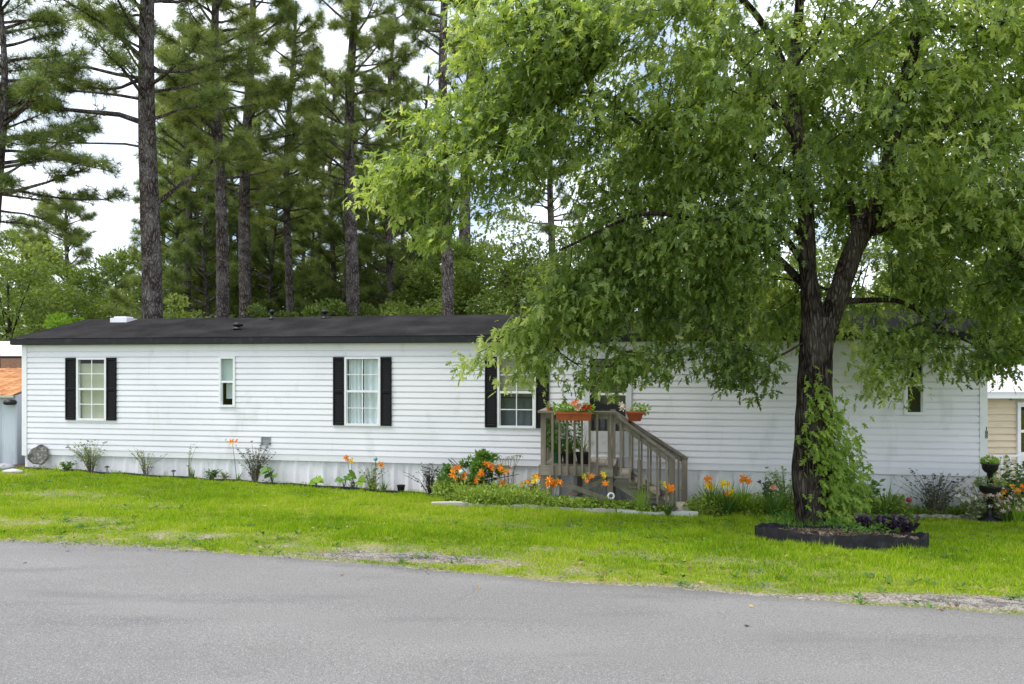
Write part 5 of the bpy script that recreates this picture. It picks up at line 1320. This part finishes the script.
# ------------------------------------------------------------------ planters on and behind the porch rail
s0_, s1_ = S(556.5, DF - .15), S(592, DF - .15); zt = RT - .01
bx = H((s0_ + s1_) / 2, DF - .2, zt - .13); t = thing('window_box', bx, 'long terracotta planter hanging on the front porch rail with peach and red blooms', 'planter')
m = M()
c8 = [H(s, d, z) for z, e in ((zt - .135, .02), (zt + .0, 0)) for s, d in ((s0_ + e, DF - .135 - .14 + e), (s1_ - e, DF - .135 - .14 + e), (s1_ - e, DF - .125), (s0_ + e, DF - .125))]
m.add(c8, [[0, 3, 2, 1], [0, 1, 5, 4], [1, 2, 6, 5], [2, 3, 7, 6], [3, 0, 4, 7]]); m.box(s0_ - .012, s1_ + .012, DF - .29, DF - .272, zt - .02, zt + .012); m.box(s0_ - .012, s1_ + .012, DF - .13, DF - .115, zt - .02, zt + .012)
m.build('box', terra_m, t); M().box(s0_ + .01, s1_ - .01, DF - .27, DF - .13, zt - .03, zt - .012).build('soil', dark_m, t)
m = M()
for i in range(10): leafmass(m, H(s0_ + (s1_ - s0_) * (i + .5) / 10, DF - .2, zt + .05 + RNG.uniform(0, .03)), (.07, .08, .075), 60, .055, tshift=.2)
m.build('foliage', lime_leaf, t)
for px, py, r, m_ in ((573, 406, .05, peach_m), (577, 410, .055, peach_m), (576, 404, .045, peach_m), (584, 410, .05, red_m), (588, 410, .045, red_m), (580, 408, .04, white_m)):
    c = W(px, py - 2, bx[1] - .10); f = M(); lily(f, c, r * 1.4, (0.1, -.8, .6)); lily(f, c + [.02, 0, .02], r * 1.2, (-.2, -.8, .3)); f.build('flower', m_, t)
m = M(); p = H(S(549, DF), DF + .02, RT); p2 = W(544, 410, p[1]); t = thing('potted_plant', p, 'small pot with upright pale leaves on the left end of the porch rail', 'potted plant')
pot(p, .05, .07, terra_m, parent=t); m = M(); blades(m, p + [0, 0, .06], 9, .14, .02, .3, .3); leafmass(m, p + [.03, 0, .10], (.08, .06, .05), 60, .04); m.build('leaves', pale_leaf, t)
# bowl on the wall-side rail
p = H(S(635, -.42), -.42, 0); p[2] = CAM_Z - (421 - 367) / 750 * p[1]; t = thing('hanging_planter', p, 'terracotta planter with white bloom on the wall side stair rail', 'planter')
m = M(); s_ = S(635, -.42)
c8 = [H(s_ + a_, -.42 + b_, z) for z, hw, hd_ in ((p[2], .10, .06), (p[2] + .17, .165, .10)) for a_, b_ in ((-hw, -hd_), (hw, -hd_), (hw, hd_), (-hw, hd_))]
m.add(c8, [[0, 3, 2, 1], [0, 1, 5, 4], [1, 2, 6, 5], [2, 3, 7, 6], [3, 0, 4, 7]]); m.box(s_ - .178, s_ + .178, -.54, -.515, p[2] + .145, p[2] + .18); m.build('box', terra_m, t)
M().box(s_ - .15, s_ + .15, -.51, -.33, p[2] + .13, p[2] + .15).build('soil', dark_m, t)
M().box(s_ - .12, s_ - .08, -.36, -.3, p[2] - .1, p[2] + .15).build('bracket', dark_m, t)
m = M()
for a_ in (.02, .10, .18): leafmass(m, H(s_ + a_, -.42, p[2] + .22), (.09, .07, .09), 80, .055, tshift=.3)
m.build('foliage', lime_leaf, t)
for px, py in ((621, 405), (624, 407), (622, 409)):
    f = M(); lily(f, W(px, py, p[1] - .06), .075, (0, -.8, .4)); f.build('flower', white_m, t)
# potted plants on the porch floor
def potted(px, d, r, h, label, pm, fn):
    p = H(S(px, d), d, FZ + .002); t = thing('potted_plant', p, label, 'potted plant', 'potted plants on the porch floor'); pot(p, r, h, pm, parent=t); m = M(); fn(m, p + [0, 0, h * .85]); m.build('leaves', bush_leaf if px < 575 else pale_leaf, t)
gpot = mat('green_pot', (.02, .09, .05), .5, .3)
potted(557, -1.0, .11, .2, 'potted leafy plant in a dark green pot in the left porch corner', gpot, lambda m, p: (leafmass(m, p + [0, 0, .35], (.2, .2, .38), 420, .075), blades(m, p, 12, .5, .03, .2, .3)))
potted(569, -1.05, .12, .2, 'tall green potted plant behind the front balusters', bplastic_m, lambda m, p: (leafmass(m, p + [0, 0, .38], (.22, .2, .40), 420, .07), blades(m, p, 16, .6, .03, .25, .3)))
potted(583, -1.05, .13, .2, 'spiky pale potted plant right of the tall one on the porch', bplastic_m, lambda m, p: blades(m, p, 34, .42, .022, .7, .6))

# tiered black urns at the right corner
b0 = bedpos(990, -.75); t = thing('tiered_urn_planter', b0, 'two tier black urn planter with green plant at the right corner of the home', 'planter')
zt1 = CAM_Z - (463 - 367) / 750 * b0[1]; zt2 = CAM_Z - (485 - 367) / 750 * b0[1]; g0 = b0[2]
h2 = zt2 - g0; h1 = zt1 - g0
M().lathe(b0, [(.18, 0), (.18, .04), (.06, .08), (.045, h2 * .35), (.05, h2 * .45), (.05, h2 - .16), (.11, h2 - .14), (.155, h2 - .09), (.17, h2 - .03), (.19, h2), (.165, h2), (.14, h2 - .05), (.001, h2 - .05)], 26).build('lower_bowl', bplastic_m, t, smooth=True)
M().lathe(b0, [(.05, h2 - .06), (.045, h1 - .17), (.08, h1 - .15), (.115, h1 - .10), (.125, h1 - .03), (.145, h1), (.135, h1), (.12, h1 - .04), (.001, h1 - .04)], 24).build('upper_bowl', bplastic_m, t, smooth=True)
m = M(); leafmass(m, b0 + [0, 0, h1 + .02], (.12, .12, .09), 400, .045, tshift=.4); m.build('foliage', lime_leaf, t)
m = M(); leafmass(m, b0 + [0, 0, h2 + .05], (.22, .2, .08), 350, .05); m.build('foliage', pale_leaf, t)
b0 = bedpos(1003, -.5); pot(b0 + [0, 0, .28], .16, .2, bplastic_m, 'round black bowl right of the tiered urns')
pot(bedpos(1023, -.5) + [0, 0, .3], .12, .18, bplastic_m, 'black pot at the right edge beside the picket railing')

# ------------------------------------------------------------------ tan neighbour house at right
def obox(mb, x0, x1, y0, y1, z0, z1):
    mb.wbox(((x0 + x1) / 2, (y0 + y1) / 2, (z0 + z1) / 2), (x1 - x0) / 2, (y1 - y0) / 2, (z1 - z0) / 2); return mb
tan = thing('tan_house', (13, 17, -.8), 'tan lap sided house with white trim behind the right end of the home', 'house')
tm_ = mat('tan_siding', (.66, .56, .40), .55, .3, noise=[(3, (1, 1, 3), (.56, .47, .33), .5, .75, 5)])
m = M(); ztn = CAM_Z - (397 - 367) / 750 * 17; z = -.75
while z < ztn - .01:
    z2 = min(z + .148, ztn)
    for xa, xb in ((9.75, 11.42), (12.35, 19)):
        m.add([[xa, 17.0, z], [xb, 17.0, z], [xb, 16.975, z + .001], [xa, 16.975, z + .001], [xb, 17.0, z2], [xa, 17.0, z2]], [[0, 1, 2, 3], [3, 2, 4, 5]])
    z = z2
m.add([[9.75, 17, -.85], [9.75, 24, -.85], [9.75, 24, ztn], [9.75, 17, ztn]], [[0, 1, 2, 3]]); m.add([[11.42, 17, 1.0], [12.35, 17, 1.0], [12.35, 17, ztn], [11.42, 17, ztn]], [[0, 1, 2, 3]])
m.build('wall', tm_, tan)
m = M(); obox(m, 9.5, 19.2, 16.72, 16.76, ztn - .02, ztn + .12); obox(m, 9.5, 19.2, 16.76, 17.0, ztn - .0, ztn + .02); m.build('fascia', trim_m, tan)
m = M(); m.add([[9.5, 16.7, ztn + .12], [19.2, 16.7, ztn + .12], [19.2, 20.5, ztn + .75], [9.5, 20.5, ztn + .75], [19.2, 24.2, ztn + .12], [9.5, 24.2, ztn + .12]], [[0, 1, 2, 3], [3, 2, 4, 5]]); m.build('roof', mat('white_metal_roof', (.62, .63, .64), .4, .4), tan)
x0, x1 = 11.42, 12.30
m = M(); obox(m, x0, x0 + .07, 16.93, 17, -.7, 1.0); obox(m, x1 - .07, x1 + .05, 16.93, 17, -.7, 1.0); obox(m, x0 + .07, x1 - .07, 16.93, 17, .90, 1.0)
zmid = CAM_Z - (431 - 367) / 750 * 17; zbt = CAM_Z - (452 - 367) / 750 * 17
obox(m, x0 + .07, x1 - .07, 16.94, 17, zmid - .03, zmid + .03); obox(m, x0 + .07, x1 - .07, 16.94, 17, zbt - .06, zbt); obox(m, x0 + .07, x1 - .07, 16.95, 17, -.7, zbt - .06)
dr = m.build('door', trim_m, tan)
m = M(); obox(m, x0 + .07, x1 - .07, 16.97, 16.98, zbt, .90); m.build('pane', glassmat('tan_glass', (.35, .36, .38), .15), dr)
m = M(); obox(m, x0 + .05, x1 - .05, 17.2, 17.22, -.7, .95); m.build('inner_door', mat('inner_grey', (.22, .23, .24), .8, .2), dr)
for k_ in range(3):
    m = M(); obox(m, x0 + .12 + k_ * .24, x0 + .28 + k_ * .24, 16.935, 16.95, zbt - .36, zbt - .20); m.build('door_inset', bplastic_m, dr)
m = M(); obox(m, x0 - .15, x1 + .1, 16.9, 16.98, 1.05, 1.10); m.build('lintel', mat('grey_trim', (.4, .4, .38), .6, .2), tan)
# white railing
rl = thing('white_railing', (11, 15.6, -.85), 'white picket railing with open squares in front of the tan house', 'railing')
Yr = 15.6; zr1 = CAM_Z - (455 - 367) / 750 * Yr; zr2 = CAM_Z - (462.5 - 367) / 750 * Yr; zr3 = CAM_Z - (492 - 367) / 750 * Yr
for za, zb in ((zr1 - .04, zr1), (zr2 - .10, zr2 - .07), (zr3, zr3 + .04)): m = M(); obox(m, 9.45, 13, Yr, Yr + .04, za, zb); m.build('rail', trim_m, rl)
x = 9.5
while x < 13:
    m = M(); obox(m, x, x + .035, Yr + .003, Yr + .037, zr3 + .04, zr1 - .04); m.build('picket', trim_m, rl); x += .17
for x in (9.6, 11.0, 12.6): m = M(); obox(m, x, x + .08, Yr - .02, Yr + .06, -1.0, zr1 + .03); m.build('post', trim_m, rl)

# ------------------------------------------------------------------ shed and far roofs at left
shed = thing('metal_shed', (-12.2, 17.3, -.4), 'pale grey metal shed with rusty orange roof at the left edge', 'shed')
ys_ = 16.9; xr = -11.15; zt_ = CAM_Z - (395 - 367) / 750 * ys_
m = M(); n = 120; P = []
for i in range(n + 1):
    x = -14.6 + (xr + 14.6) * i / n; dd_ = .02 if (i // 3) % 4 else 0
    P += [[x, ys_ - dd_, -.5], [x, ys_ - dd_, zt_]]
m.add(P, [[2 * i, 2 * i + 2, 2 * i + 3, 2 * i + 1] for i in range(n)]); m.add([[xr, ys_, -.5], [xr, ys_ + 2.6, -.5], [xr, ys_ + 2.6, zt_ + .5], [xr, ys_, zt_]], [[0, 1, 2, 3]])
m.build('wall', mat('shed_metal', (.52, .58, .64), .5, .4, noise=[(3, (1, 1, .4), (.42, .46, .5), .5, .75, 5)]), shed)
m = M(); n = 56; P = []
for i in range(n + 1):
    x = -14.8 + (xr + .02 + 14.8) * i / n; e_ = .02 if i % 4 == 0 else 0
    P += [[x, ys_ - .15, zt_ + e_], [x, ys_ + 2.4, zt_ + .60 + e_]]
m.add(P, [[2 * i, 2 * i + 2, 2 * i + 3, 2 * i + 1] for i in range(n)])
m.build('roof', mat('rusty_roof', (.46, .22, .09), .7, .2, noise=[(2.5, (1, 1, 1), (.38, .13, .05), .42, .6, 6), (7, (.5, 1, 1), (.62, .36, .17), .5, .7, 5)]), shed)
m = M(); obox(m, -14.8, xr + .02, ys_ - .17, ys_ - .15, zt_ - .05, zt_ + .0); m.build('fascia', mat('pale_fascia', (.5, .5, .42), .6, .2), shed)
c = W(10, 403, ys_ - .12)
m = M(); m.lathe(c - [0, 0, .04], [(.001, 0), (.10, .0), (.14, .04), (.11, .10), (.001, .12)], 16); m.build('wall_lamp', bplastic_m, shed, smooth=True)
m = M(); obox(m, xr - .62, xr - .60, ys_ - .035, ys_ - .018, -.5, .75); obox(m, -12.6, xr - .62, ys_ - .035, ys_ - .018, .72, .75); m.build('door_seam', mat('seam_grey', (.3, .33, .36), .6, .3), shed)
br = thing('brown_shed', (-14, 21.5, -.4), 'low brown roofed shed behind the rusty roof', 'shed')
m = M(); z1_ = CAM_Z - (371 - 367) / 750 * 21; m.add([[-18, 21, z1_ - .1], [-12.9, 21, z1_ - .1], [-12.9, 23, z1_ + .38], [-18, 23, z1_ + .38]], [[0, 1, 2, 3]]); m.build('roof', mat('brown_roof', (.16, .085, .05), .9, .1, noise=[(15, (1, 1, 1), (.26, .16, .1), .5, .7, 5)]), br)
m = M(); obox(m, -17.8, -13.0, 21.05, 22.8, -.5, z1_ - .1); m.build('wall', mat('brown_wall', (.2, .15, .11), .9, .1), br)
wt = thing('white_trailer', (-18, 27, -.4), 'long white roofed trailer behind the brown shed', 'mobile home')
zr_ = CAM_Z - (356 - 367) / 750 * 27; m = M(); m.add([[-26, 27, zr_], [-13.6, 27, zr_], [-13.6, 29.5, zr_ + .62], [-26, 29.5, zr_ + .62]], [[0, 1, 2, 3]]); m.build('roof', mat('white_roof', (.8, .8, .8), .4, .3), wt)
m = M(); obox(m, -26, -13.7, 27.05, 29.4, -.4, zr_ - .14); m.build('wall', mat('trailer_wall', (.45, .46, .47), .6, .3), wt)
m = M(); obox(m, -26, -13.6, 26.98, 27.04, zr_ - .14, zr_ - .01); m.build('fascia', fascia_m, wt)
